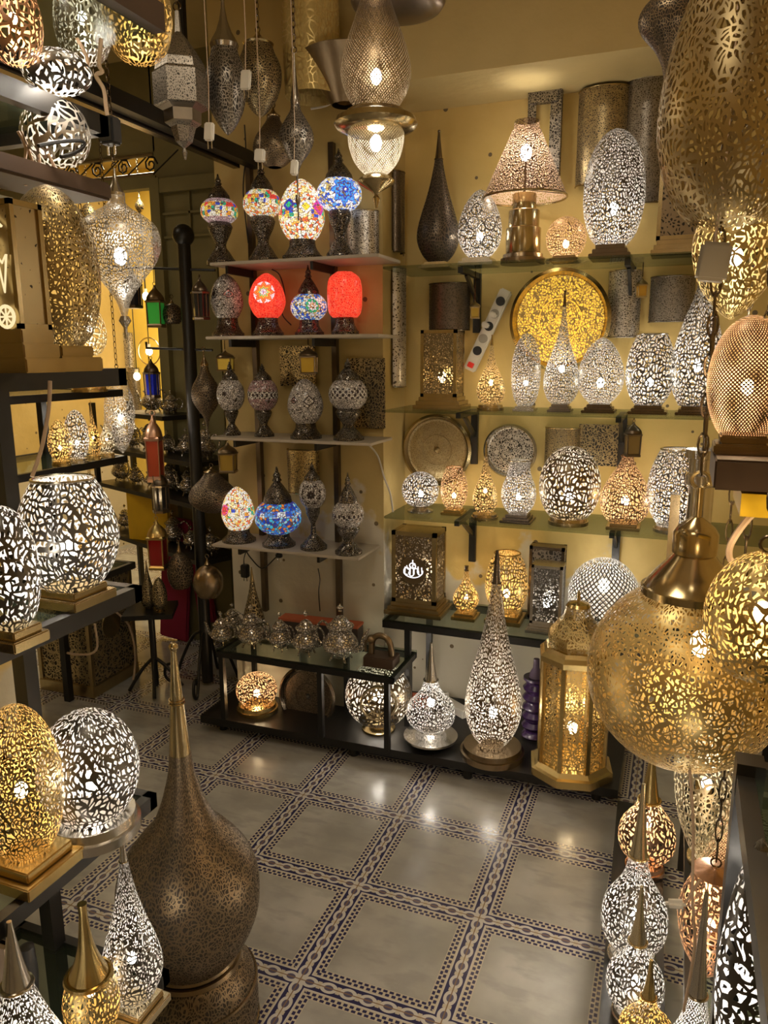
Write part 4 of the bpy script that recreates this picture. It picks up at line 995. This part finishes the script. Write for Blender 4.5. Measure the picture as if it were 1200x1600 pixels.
hung_plug('white round plug hanging on the tip of the spindle pendant', 460, 262, 2.3, (.022, .02, .045), M_WHITE, two=False)

# ------------------------------------------------------------------ left rack: what stands on it (shelves run away from the camera)
XL = -1.02
def rlamp(prof, label, cx, top, wpx, Y, Z, **k): return lamp(prof, label, cx, top, wpx, Y, Z, group=k.pop('group', 'lamps on the left display rack'), **k)
# shelf at 1.25
def on(cx, base_y, Z): q = at(cx, base_y, Z=Z); return q.y
rlamp('barrel', 'large bright white-lit silver barrel lamp on the left rack', 98, 748, 150, .99, 1.25, tone='silver', power=4.2, base='square', bw=.62, bh=.03, scale=75, thr=.13, rim=True, bulb=.36, btone='brass')
rlamp('pod', 'clear silver globe lamp cut off by the left edge of the photo', 2, 790, 90, .80, 1.25, tone='silver', power=1.2, base='square', bw=.8, bh=.03, scale=70, thr=.12, btone='brass')
# shelf at .82
rlamp('pod', 'golden lit egg lamp on a stepped brass base at the left edge', 18, 1100, 122, .84, .82, tone='gold', power=2.6, base='square', bw=.95, bh=.04, scale=110, thr=.11, warm=True, btone='gold', bulb=.42)
rlamp('globe', 'silver globe lamp on a broad round plate, left rack', 130, 1112, 152, .97, .82, tone='silver', power=3.0, base='disc', bw=.95, bh=.035, scale=75, thr=.14, bulb=.3)
# shelf at .41
rlamp('tallt', 'silver lit teardrop lamp on a square base, lowest shelf of the rack', 190, 1308, 92, 1.0, .41, tone='silver', power=2.0, base='square', bw=.85, bh=.03, scale=95, thr=.12, neck=.14, btone='pale', bulb=.26)
rlamp('drop', 'golden lit bottle-necked lamp on a round base, lowest shelf', 128, 1412, 84, .90, .41, tone='gold', power=1.4, base='disc', bw=.75, bh=.03, scale=85, thr=.13, warm=True, neck=.52, btone='gold', bulb=.35)
rlamp('tallt', 'silver lit gourd lamp at the bottom left corner of the photo', 14, 1440, 150, .74, .41, tone='silver', power=2.2, base='disc', bw=.6, bh=.03, scale=80, thr=.13, neck=.3, bulb=.2)
# shelf at 1.65
rlamp('pod', 'big unlit brass oval lamp tied with cords on the eye-level shelf', 72, 288, 134, .86, 1.65, tone='brass', power=0, base='square', bw=.66, bh=.035, scale=130, thr=.13, see=True)
t, wd, dp, H = box_lamp('brass box lamp with a lit cut-out of arches and wheels at the left edge', 4, 318, 92, .78, 1.65, 'brass', 0, 90, see=False, bh=.055, bm=1.3, dk=.7, thr=.27, group='lamps on the left display rack')
g = G()
lm = emit('lit_cutout', (1, .78, .42), 1.1)
for cx_, cz_, rr in ((.018, .07, .013), (-.012, .088, .010), (.0, .155, .012)):
    g.ring((cx_, -dp/2-.003, cz_), rr, .0022, 'Y', 20)
    for k in range(4): a = PI*k/4; g.tube([(cx_-rr*math.cos(a), -dp/2-.003, cz_-rr*math.sin(a)), (cx_+rr*math.cos(a), -dp/2-.003, cz_+rr*math.sin(a))], .0012, 5)
for cx_ in (-.02, .0, .02):
    g.tube([(cx_-.008, -dp/2-.003, .145), (cx_, -dp/2-.003, .10), (cx_+.008, -dp/2-.003, .145), (cx_, -dp/2-.003, .135), (cx_-.008, -dp/2-.003, .145)], .0016, 5)
g.tube([(-.03, -dp/2-.003, .168), (0, -dp/2-.003, .20), (.025, -dp/2-.003, .178)], .002, 5)
g.out('cut_out', lm, t)
# the top shelf of the rack
rlamp('globe', 'white-lit silver globe lamp on the top shelf of the rack', 86, 78, 104, .98, 2.06, tone='silver', power=3.2, base='none', scale=65, thr=.13, bulb=.4)
tw = tag(G().box((-.98, .66, 1.945), (.10, .92, .028), bev=.004).out('wooden_batten', M_WOOD, None), 'brown wooden batten under the top shelf of the left rack', 'batten')
pendant('globe', 'white-lit silver ball lamp hanging between the top shelf and the batten', 86, 150, 256, 104, 1.02, 'silver', power=3.5, cap=False, scale=65, thr=.14, chain=False, bulb=.7)
pendant('pod', 'brass pierced egg pendant in the top left corner', 213, -90, 96, 106, 1.45, 'gold', power=.8, cap=True, capk=.2, scale=70, thr=.15, warm=True, group='pendants in the top left corner')
pendant('pod', 'silver pierced egg pendant behind the brass one, top left corner', 128, -60, 98, 86, 1.55, 'silver', power=.6, cap=True, capk=.2, scale=75, thr=.14, group='pendants in the top left corner')
pendant('pod', 'copper-lit silver pendant cropped by the top left corner', 20, -60, 100, 84, .90, 'copper', power=.8, cap=True, capk=.2, scale=90, thr=.14, warm=True, group='pendants in the top left corner')
t = thing('upper_shelf', 'frosted glass shelf on a brown beam in the top left corner', 'shelf', (0, 0, 0))
G().box((-1.18, 1.0, 2.30), (.30, .8, .012)).out('shelf_panel', M_GLASS, t, smooth=False); G().box((-1.02, 1.0, 2.325), (.03, .8, .05)).out('beam', M_WOOD, t, smooth=False)
for y in (.65, 1.35): G().box((-1.02, y, 2.77), (.016, .016, .86)).out('drop_rod', M_BLACK, t, smooth=False)
# big hanging silver lamp behind the rack
pendant('heart', 'large silver pierced pendant with round bosses hanging beyond the rack', 188, 262, 530, 124, 2.05, 'silver', power=.7, cap=True, capk=.3, scale=100, thr=.15, tail=.14, bulb=.5, chain=True)
# cords around the rack
cord('beige cord knotted and hanging with a black plug beside the rack', px((158, 60), (155, 100), (160, 112), (150, 118), (162, 140), (166, 170), (172, 205), Y=1.3), .004, M_CORD, plug=(.035, .03, .05))
cord('pink-beige cords looped over the brass oval lamp', px((20, 255), (35, 270), (38, 290), X=-1.0) + px((55, 300), X=-1.0), .0035, M_CORD)
for i, pts in enumerate((((28, 205), (40, 230), (38, 260), (40, 290)), ((33, 205), (50, 250), (58, 285)), ((58, 225), (62, 260), (57, 288)), ((75, 240), (88, 270), (90, 302)))):
    cord(['first', 'second', 'third', 'rightmost'][i] + ' of the thin cords hanging from the batten to the brass oval lamp', px(*pts, X=-.97), .0025, M_CORD, group='cords hanging from the batten')
cord('beige flex looping over the front of the top shelf', px((60, 75), (80, 90), (110, 105), (133, 106), (136, 90), (120, 60), X=-.90), .003, M_CORD)
cord('beige flex hanging beside the barrel lamp under the eye-level shelf', px((78, 595), (76, 640), (65, 700), (50, 745), X=-.90), .003, M_CORD)
cord('black flex curling in front of the hanging white ball lamp', px((60, 228), (90, 222), (125, 220), (131, 228), (115, 240), (95, 245), X=-.90), .003)
tag(G().box((0, 0, 0), (.12, .2, .012), bev=.005).out('white_tray', M_WHITE, None, loc=(-1.1, .92, 1.92)), 'white tray edge showing below the batten', 'tray')
# under the middle shelf: sockets, sandal-shaped board and tools
tag(G().box((0, 0, .07), (.05, .02, .14), bev=.01).out('cardboard_piece', plain('pinkish_card', (.55, .42, .33), .7), None, loc=(-1.17, .93, .411)), 'pinkish rounded board standing behind the golden bottle lamp', 'board')
tag(G().lathe([(0, .012), (.06, .017), (.12, .014), (.125, .006)], 20).out('hand_tool', M_RUBBER, None, loc=(-1.13, .95, .411)), 'black tapered tool handle standing on the lowest shelf', 'tool')

# ------------------------------------------------------------------ big floor teardrop in the foreground
t = thing('floor_lamp', 'huge unlit dark bronze teardrop floor lamp with a brass spire in the foreground', 'lamp', (-1.05, 1.36, 0))
bz = pierced('bronze', 115, .15, False, 'curl', back=(.03, .022, .014)); fm = metal('bronze', .35); br = metal('brass', .28)
G().lathe(cat([(0, .152), (.03, .157), (.08, .157), (.13, .15), (.17, .130), (.195, .108)]), 72, cap=False).out('foot', bz, t)
g = G(); g.ring((0, 0, .005), .154, .006, seg=56); g.ring((0, 0, .12), .154, .005, seg=56); g.ring((0, 0, .188), .112, .010, seg=48); g.ring((0, 0, .205), .108, .007, seg=48)
g.out('foot_rings', fm, t)
G().lathe(cat([(.20, .104), (.235, .130), (.274, .151), (.32, .167), (.364, .172), (.41, .171), (.45, .161), (.49, .140), (.538, .103), (.572, .074), (.623, .052), (.66, .041), (.706, .030), (.75, .026)], 60), 88, cap=False).out('shade', bz, t)
G().lathe([(.74, .0262), (.80, .0215), (.88, .0155), (.93, .012), (1.0, .0068), (1.008, .0075)], 32).out('spire', br, t)
g = G(); g.ring((0, 0, .878), .0175, .002, seg=32); g.ring((0, 0, .886), .017, .002, seg=32); g.out('spire_ring', br, t)
G().ball((0, 0, 1.016), .0115, 20).out('finial', br, t)

# ------------------------------------------------------------------ right side
# big hanging brass ball with conical cap
Yb = 1.2; b = at(1068, 1205, Y=Yb); ctr = at(1070, 1052, Y=Yb); R = 148*depth(ctr)/F
t = thing('pendant_lamp', 'huge brass pierced ball pendant with a bell cap at the right', 'lamp', (ctr.x, Yb, ctr.z-R))
G().lathe(sc(norm(ball_prof(.0+.004, .955)), R, R*1.92, 0), 96, cap=False).out('shade', pierced('gold', 115, .17, True, 'curl'), t)
tz = R*1.84
G().lathe([(tz-.006, R*.50), (tz+.016, R*.50), (tz+.018, R*.47), (tz+.04, R*.36), (tz+.06, R*.24), (tz+.068, R*.2), (tz+.07, R*.22), (tz+.10, R*.22), (tz+.11, R*.18), (tz+.125, R*.05)], 48).out('cap', metal('brass', .22), t)
g = G(); g.tube([(0, 0, tz+.12), (0, 0, tz+.17)], .006, 12); g.ring((0, 0, tz+.18), .012, .003, 'Y', 16); g.out('hook', metal('brass'), t)
chain_bm(tz+.19, ZC-(ctr.z-R), .007).out('chain', metal('dark'), t)
glow(t, (.02, 0, R*1.35), 1.3, True, .016)
pendant('globe', 'bright golden pierced ball pendant at the right edge beside the huge ball', 1192, 862, 1050, 172, .86, 'gold', power=1.6, cap=False, scale=100, thr=.15, warm=True, chain=True)
pendant('tear', 'huge pierced teardrop pendant cropped by the top right corner', 1172, -560, 345, 240, .86, 'brass', power=.35, cap=False, scale=135, thr=.19, group=None, chain=False, bulb=.8, seg=80)
pendant('acorn', 'gold-lit pierced pendant behind the huge teardrop pendant at the right', 1150, 300, 500, 130, 1.42, 'gold', power=2.6, cap=False, scale=80, thr=.13, chain=True)
hung_plug('large grey plug hanging at the right in front of the bottle lamp', 1115, 410, 1.05, (.036, .03, .045), M_GREYP, two=False)
# wooden shelf end with a dotted ball lamp
t = thing('side_shelf', 'brown wooden side shelf with a yellow lower edge at the right', 'shelf', (0, 0, 0))
g = at(1112, 725, Y=1.0)
G().box((g.x+.28, .985, g.z), (.56, .15, .034), bev=.002).out('board', M_WOOD, t, smooth=False); G().box((g.x+.30, .985, g.z-.034), (.54, .13, .026)).out('yellow_edge', plain('yellow_paint', (.75, .48, .02), .4), t, smooth=False)
G().box((.60, .985, g.z-.05), (.04, .03, .14)).out('bracket', M_BLACK, t, smooth=False)
lamp('globe', 'copper-lit ball lamp with rows of round holes on the wooden side shelf', 1178, 492, 118, .985, g.z+.017, 'copper', 1.8, 'square', .72, .022, 'bronze', mode='dots', nn=60, thr=.10, bulb=.4, kz=60, warm=True)
# stacked silver stand parts behind the ball
t = thing('lamp_stand', 'stack of polished silver lamp stand tubes left of the brass bell cap', 'lamp stand', (at(1090, 830, Y=1.75).x, 1.75, at(1090, 900, Y=1.75).z))
G().lathe([(0, .035), (.02, .03), (.022, .026), (.20, .026), (.205, .034), (.225, .034), (.23, .028), (.26, .028), (.262, .036), (.28, .036)], 32).out('tube', metal('silver', .2), t)
G().box((-.05, 0, .08), (.02, .02, .2)).out('side_tube', metal('silver', .25), t); G().tube([(0, 0, .28), (0, 0, ZC-t.location.z)], .004).out('rod', metal('dark'), t)
# right base racks: long low rack on the floor
t = thing('low_rack', 'long black low rack on the floor along the right side', 'rack', (0, 0, 0))
def obox(x0, y0, x1, y1, wd, z, h): return [(x0, y0, z), (x1, y1, z), (x1+wd, y1, z), (x0+wd, y0, z)]
G().poly(obox(-.115, 2.60, -.065, 1.1, .15, .07, .03), .03).out('deck', M_BLACK, t, smooth=False)
for x, y in ((-.1, 2.55), (-.06, 1.15), (-.02, 2.55), (.0, 1.15)): G().box((x+.02, y, .035), (.03, .03, .07)).out('foot', M_BLACK, t, smooth=False)
RT = 'lamps in the row on the right-hand low rack'
def glamp(prof, label, cx, top, wpx, by, Z, **k):
    q = at(cx, by, Z=Z); return lamp(prof, label, cx, top, wpx, q.y, Z, group=k.pop('group', RT), **k)
glamp('onion', 'copper-lit gourd lamp with a gold neck, farthest in the right row', 1022, 1150, 86, 1362, .10, tone='copper', power=2.0, base='disc', bw=.7, bh=.03, scale=65, thr=.13, warm=True, neck=.5, ntone='gold')
glamp('onion', 'large silver swirl-pattern lamp with a bright spire in the right row', 1006, 1225, 100, 1505, .10, tone='silver', power=3.0, base='disc', bw=.75, bh=.03, scale=70, thr=.12, neck=.42, ntone='pale', bulb=.22)
glamp('onion', 'silver lit lamp below the large swirl lamp in the right row', 1003, 1385, 88, 1594, .10, tone='silver', power=2.4, base='disc', bw=.75, bh=.03, scale=70, thr=.12, neck=.45, ntone='pale', bulb=.22)
glamp('onion', 'small golden lit lamp at the bottom edge of the right row', 1018, 1500, 84, 1662, .10, tone='gold', power=1.6, base='disc', bw=.7, bh=.03, scale=80, thr=.13, warm=True, neck=.4, bulb=.22)
# second, higher tier beside it
t = rack('display_rack', 'black iron rack with glass shelves along the right wall', .095, .58, 1.05, 2.45, (.30,), [(.11, 1.07), (.11, 2.43), (.56, 1.07), (.56, 2.43)], .30)
R2 = 'lamps on the right wall rack'
pendant('acorn', 'gold-white lit pierced pendant tapering down under the huge brass ball', 1104, 1095, 1348, 98, 1.62, 'pale', power=2.2, cap=False, scale=70, thr=.13)
lamp('tallt', 'copper lattice teardrop lamp at the far right behind the rack corner', 1160, 1190, 120, 1.75, .30, 'copper', 2.0, 'disc', .7, .03, mode='diamond', nn=60, thr=.12, warm=True, group=R2, bulb=.4)
pendant('acorn', 'copper-brown swirl pendant hanging above the silver lattice lamp', 1110, 1352, 1528, 98, 1.38, 'copper', power=1.8, cap=True, capk=.1, scale=62, thr=.13, warm=True)
lamp('onion', 'silver lattice lamp with a bright spire at the bottom right', 1104, 1395, 104, 1.22, .30, 'silver', 2.4, 'disc', .7, .03, mode='diamond', nn=30, thr=.10, neck=.42, group=R2, bulb=.25)
# near tray racks
t = rack('display_rack', 'black-framed glass shelves cropped by the right edge', .095, .55, .2, .99, (.86, 1.165), [(.11, .96), (.53, .96)], 1.18)
lamp('egg', 'silver pierced egg lamp between the two near glass shelves at the right edge', 1192, 1310, 90, .80, .86, 'silver', 1.4, 'square', .7, .02, scale=70, thr=.14)
cord('beige cord with a small white switch hanging down in front of the right rack', px((1075, 1180), (1083, 1280), (1082, 1400), (1085, 1480), (1068, 1580), Y=1.1), .0022, M_CORD)
tag(G().box((0, 0, 0), (.03, .014, .014), bev=.005, ry=-.2).out('cord_switch', M_WHITE, None, loc=at(1056, 1412, Y=1.1)), 'small white cord switch hanging at the right', 'switch')
G().tube([(0.012, 0, 0.002), (.03, 0, .05)], .002, 6).out('cable', M_CORD, [o for o in C.objects if o.name == 'cord_switch'][0])
cord('thick beige cord curving down to the golden ball pendant', px((1200, 780), (1165, 815), (1142, 850), (1140, 872), (1150, 880), Y=.95), .004, M_CORD)
tag(G().lathe([(0, .07), (.012, .07), (.016, .05), (.03, .045)], 40).out('lamp_plinth', metal('brass'), None, loc=(.17, 2.05, .301)), 'loose round brass lamp base on the right wall rack', 'lamp base')
tag(G().box((0, 0, .06), (.045, .045, .12), bev=.003).out('brass_box', metal('brass'), None, loc=(.14, 2.25, .301)), 'upright yellow-brass box at the left of the right wall rack', 'box')

# ------------------------------------------------------------------ back left: iron stand with hanging lanterns
t = thing('lantern_stand', 'black iron lantern stand with a ball top, hooks and scrolled feet', 'stand', (-2.19, 3.1, 0))
zt = at(288, 375, Y=3.1).z
G().tube([(0, 0, .02), (0, 0, zt)], .03, 16).out('pole', M_BLACK, t); G().ball((0, 0, zt+.02), .05, 20).out('finial', M_BLACK, t)
for k in range(4):
    a = k*PI/2 + .3; c_, s_ = math.cos(a), math.sin(a)
    P = [(c_*q, s_*q, z) for q, z in ((.0, .30), (.06, .27), (.12, .16), (.17, .03), (.2, .015), (.225, .05), (.215, .10), (.185, .11), (.175, .08))]
    G().tube(cat3(P), .008, 8).out('leg', M_BLACK, t)
def arm(y0, xa, xb):
    a = at(xa, y0, Y=3.1) - t.location; b = at(xb, y0+ (xb-xa)*.03, Y=3.1) - t.location
    G().tube([a + Vector((0, 0, .03)), a, b], .006, 8).out('arm', M_BLACK, t)
arm(418, 195, 336); arm(544, 229, 332)
LG_ = 'lanterns hung on the iron stand'
lantern('black bell-shaped lantern hung from the upper hook', 207, 420, 482, 30, 3.08, 'dark', (.02, .02, .03), 6, group=LG_)
lantern('lantern with green and red panes under a pierced dome', 243, 440, 512, 32, 3.14, 'bronze', (.05, .45, .06), 4, group=LG_, roofk=.45, lit=.15, hang=at(243, 418, Y=3.1).z)
lantern('black lantern with a blue pane hung from the lower hook', 237, 556, 622, 26, 3.08, 'dark', (.01, .02, .35), 6, group=LG_, hang=None)
lantern('copper lantern with red panes in front of the teapot rack', 241, 640, 752, 30, 3.0, 'copper', (.35, .05, .02), 4, group=LG_, hang=at(241, 548, Y=3.1).z)
lantern('plain black lantern in front of the second teapot shelf', 250, 730, 800, 28, 3.0, 'dark', (.02, .02, .02), 6, group=LG_, hang=at(250, 640, Y=3.1).z)
lantern('golden lantern with dark red panes above the small brass eggs', 246, 806, 888, 34, 2.95, 'gold', (.22, .01, .01), 4, group=LG_, hang=at(246, 735, Y=3.1).z)
pendant('spin', 'long slender bronze pierced pendant left of the third mosaic shelf', 322, 548, 700, 44, 2.9, 'bronze', scale=110, cap=True, capk=.3, thr=.12, tail=.05, chain=False)
pendant('globe', 'round brushed bronze pendant hanging beside the leftmost teapot', 325, 872, 932, 46, 2.78, 'bronze', cap=True, capk=.35, solid=True, chain=False)
pendant('globe', 'dark bronze globe pendant left of the brushed one', 281, 845, 918, 40, 3.0, 'bronze', cap=True, capk=.5, chain=False)
pendant('bell', 'wide dark bronze pierced bell hanging below the third shelf at the left', 332, 730, 800, 74, 2.85, 'bronze', cap=True, capk=.2, scale=110, chain=False)
pendant('globe', 'dark bronze globe with a star hanging left of the iron pole', 269, 466, 506, 32, 3.2, 'bronze', cap=True, capk=.4, chain=False)
# teapot rack
a = Vector((-2.27, 3.22, 0)); d = Vector((-.92, .39, 0)).normalized(); nrm = Vector((.39, .92, 0))
ang = math.atan2(d.y, d.x)
tr = thing('display_rack', 'angled black rack full of silver teapots behind the iron stand', 'rack', (0, 0, 0))
RS = (.62, .92, 1.14, 1.36)
for z in RS:
    c_ = a + d*.57 + nrm*.12
    G().box((c_.x, c_.y, z-.012), (1.14 if z < 1.3 else .55, .26, .024), rz=ang).out('shelf', M_BLACK, tr, smooth=False)
for s_ in (.02, 1.12):
    for k in (.0, .24):
        q = a + d*s_ + nrm*k; G().box((q.x, q.y, .70), (.028, .028, 1.4), rz=ang).out('post', M_BLACK, tr, smooth=False)
def small_teapot(proto, x, y, z, rz, label):
    r_ = proto.copy(); C.objects.link(r_); r_.location = (x, y, z); r_.rotation_euler = (0, 0, rz); r_['label'] = label; r_['group'] = 'teapots on the angled rack'
    for ch in proto.children:
        c2 = ch.copy(); C.objects.link(c2); c2.parent = r_
        for g3 in ch.children:
            c3 = g3.copy(); C.objects.link(c3); c3.parent = c2
    return r_
protos = [o for o in C.objects if o.name.startswith('teapot')][:6]
wd_ = ['lowest', 'second', 'third', 'top']; od = ['first', 'second', 'third', 'fourth', 'fifth', 'sixth']
for i, z in enumerate(RS):
    nS = 6 if z < 1.3 else 2
    for k in range(nS):
        s_ = .10 + k*.19 if nS == 6 else .42 + k*.2
        q = a + d*s_ + nrm*.12
        small_teapot(protos[(i*2+k) % 5], q.x, q.y, z+.001, random.uniform(-.5, .8), 'silver teapot on the %s shelf of the angled rack, %s from the iron pole' % (wd_[i], od[k]))
# small square stand with brass pieces
t = thing('side_table', 'small black square-topped stand with crossed iron feet', 'table', (-2.40, 2.95, 0))
zs = at(247, 952, Y=2.95).z
G().box((0, 0, zs-.012), (.24, .22, .024), rz=.5).out('tabletop', M_BLACK, t, smooth=False); G().tube([(0, 0, .03), (0, 0, zs-.02)], .016, 12).out('column', M_BLACK, t)
for k in range(4):
    a_ = k*PI/2+.6; G().tube(cat3([(0, 0, .18), (.06*math.cos(a_), .06*math.sin(a_), .12), (.13*math.cos(a_), .13*math.sin(a_), .012)]), .009, 8).out('leg', M_BLACK, t)
lamp('tallt', 'small brass cone lamp on the black square stand', 228, 876, 24, 2.95, zs, 'brass', 0, 'none', see=False, neck=.15, X=None, scale=120)
lamp('egg', 'small brass pierced egg on feet on the black square stand', 247, 902, 24, 2.93, zs, 'brass', 0, 'cup', .6, .012, see=False, scale=120)
# brass box lantern on the floor
t = thing('box_lantern', 'large unlit square brass box lantern with wooden side on the floor beyond the rack', 'lantern', (-2.80, 2.93, 0), rz=.02)
wdx, dpx_, hh = .33, .34, .52
G().box((0, 0, .03), (wdx*1.04, dpx_*1.04, .06), bev=.003).out('base', metal('brass', .4), t, smooth=False)
G().box((0, 0, .06+hh/2), (wdx*.97, dpx_*.97, hh)).out('panels', pierced('brass', 60, .13, False, 'curl', uv=False), t, smooth=False)
for sx in (-1, 1):
    for sy in (-1, 1): G().box((sx*wdx*.48, sy*dpx_*.48, .06+hh/2), (.02, .02, hh)).out('corner_post', metal('brass', .4), t, smooth=False)
G().lathe([(0, .07), (.004, .068)], 32, M=Matrix.Translation((wdx*.485, 0, .33)) @ Matrix.Rotation(PI/2, 4, 'Y')).out('boss', metal('brass', .35), t)
cord('beige cord looping down over the brass box lantern', px((180, 955), (200, 975), (210, 1010), (210, 1050), (203, 1078), X=-2.6), .006, M_CORD)
cord('beige cord hanging across the left side of the brass box lantern', px((97, 1018), (115, 1022), (140, 1022), (152, 1010), (148, 975), Y=2.7), .006, M_CORD)
# magenta cloth hanging behind
tag(G().box((0, 0, 0), (.20, .03, .75), bev=.01, ry=.1).box((.16, .02, .05), (.12, .03, .6), bev=.01, ry=-.12).out('hanging_cloth', plain('magenta_cloth', (.26, .01, .045), .8), None, loc=at(275, 905, Y=3.57)), 'magenta cloth hanging behind the teapot rack', 'cloth')
tag(G().box((0, 0, 0), (.28, .02, .3)).out('yellow_bag', plain('yellow_bag', (.7, .42, .01), .6), None, loc=at(232, 805, Y=3.52)), 'yellow cloth behind the lower teapot shelves', 'cloth')

# second rack beyond the left rack with small lit lamps, seen below the eye-level shelf
t = rack('display_rack', 'farther black rack with small lit lamps seen under the eye-level shelf', -2.75, -2.28, 1.85, 2.72, (.75, 1.24, 1.53), [(-2.73, 2.70), (-2.73, 1.87), (-2.30, 1.87)], 1.53)
FR = 'small lit lamps on the farther rack'
lamp('pod', 'silver lit capsule lamp on the farther rack', 116, 640, 36, 2.45, 1.24, 'silver', 1.6, 'disc', .8, .02, scale=90, group=FR)
lamp('tear', 'small bright round-bellied lamp on the farther rack', 163, 640, 24, 2.63, 1.24, 'pale', 1.4, 'disc', .9, .02, scale=90, group=FR)
lamp('tear', 'golden teardrop lamp between two silver ones on the farther rack', 141, 625, 22, 2.55, 1.24, 'gold', 1.2, 'disc', .9, .02, scale=90, warm=True, group=FR)
lamp('egg', 'golden lit egg lamp left on the farther rack', 90, 655, 36, 2.36, 1.24, 'gold', 1.2, 'disc', .8, .02, scale=90, warm=True, group=FR)
lamp('tallt', 'golden tall teardrop lamp right of the white barrel lamp', 138, 724, 50, 2.55, .75, 'gold', 1.2, 'disc', .8, .02, scale=80, warm=True, group=FR)
lamp('cyl', 'brass drum lamp just below the eye-level shelf', 138, 580, 54, 2.5, 1.53, 'gold', .8, 'disc', 1.0, .02, scale=120, warm=True, group=FR)
pendant('acorn', 'large silver pierced bowl pendant beyond the farther rack', 187, 575, 708, 46, 2.9, 'silver', power=1.8, cap=True, capk=.3, scale=80, chain=True, flip=False)
pendant('egg', 'gold-white lit pierced cone pendant right of the brass oval lamp', 140, 470, 556, 50, 2.2, 'pale', power=1.6, cap=False, scale=60, chain=True, flip=False)
# back room: sconces, bulbs, ironwork over the opening
for i, (x_, y0, y1, w_, tn) in enumerate(((178, 420, 530, 26, 'gold'), (198, 520, 580, 22, 'silver'), (208, 575, 640, 22, 'steel'), (160, 420, 470, 20, 'gold'))):
    sconce(['tall golden', 'upper silver', 'lower grey', 'short pale gold'][i] + ' half-round sconce on the bright yellow far wall', x_, y0, y1, w_, 5.59, tn, 60, group='sconces on the far yellow wall')
for i, (x_, y_) in enumerate(((228, 463), (233, 549), (214, 588), (144, 468))):
    p = at(x_, y_, Y=5.3)
    t = thing('bare_bulb', ['bare bulb beside the green and red lantern', 'bare bulb in a brass hoop above the blue-paned lantern', 'bare bulb left of the blue-paned lantern', 'bare bulb behind the brass oval lamp'][i], 'bulb', p, group='bare bulbs in the far room')
    G().ball((0, 0, 0), .028, 16, 1.2).out('glass', M_BULBW, t); G().lathe([(.03, .014), (.06, .014)], 16).out('socket', M_WHITE, t)
    G().tube([(0, .0, .06), (0, 0, ZC-p.z)], .004, 6).out('cable', M_RUBBER, t)
    l = bpy.data.lights.new('bulb_light', 'POINT'); l.energy = 7; l.color = (1, .78, .45); l.shadow_soft_size = .03
    o = bpy.data.objects.new('bulb_light', l); C.objects.link(o); o.parent = t
    if i == 1: G().ring((0, 0, 0), .11, .006, 'Y', 32).out('hoop', metal('brass'), t)
for i, (x_, y0, y1, w_) in enumerate(((117, 300, 380, 16), (138, 310, 350, 22), (218, 300, 345, 14), (252, 305, 380, 16))):
    pendant(['spin', 'globe', 'spin', 'cyl'][i], ['slim brass pendant', 'little brass ball pendant', 'thin chain-hung pendant', 'narrow gold cylinder pendant'][i] + ' hanging in the far yellow room', x_, y0, y1, w_, 4.6, 'gold', cap=True, scale=60, group='small pendants in the far yellow room')
t = thing('iron_grille', 'scrolled black iron grille over the opening to the far room', 'grille', (0, 0, 0))
z0, z1 = 2.62, 2.735
for z in (z0+.008, z1-.008): G().tube([(-4.2, 3.62, z), (-2.72, 3.62, z)], .012, 8).out('bar', metal('steel', .4), t)
for k in range(8):
    x_ = -4.0 + k*.18
    P = [(x_+.045*(1-q/14)*math.cos(q*.9), 3.62, (z0+z1)/2+.045*(1-q/14)*math.sin(q*.9)) for q in range(12)]
    G().tube(P, .005, 6).out('scroll', M_BLACK, t)
    G().tube([(x_, 3.62, z0), (x_+.18, 3.62, z1)], .004, 6).out('diagonal', M_BLACK, t)
print('objects', len(C.objects))
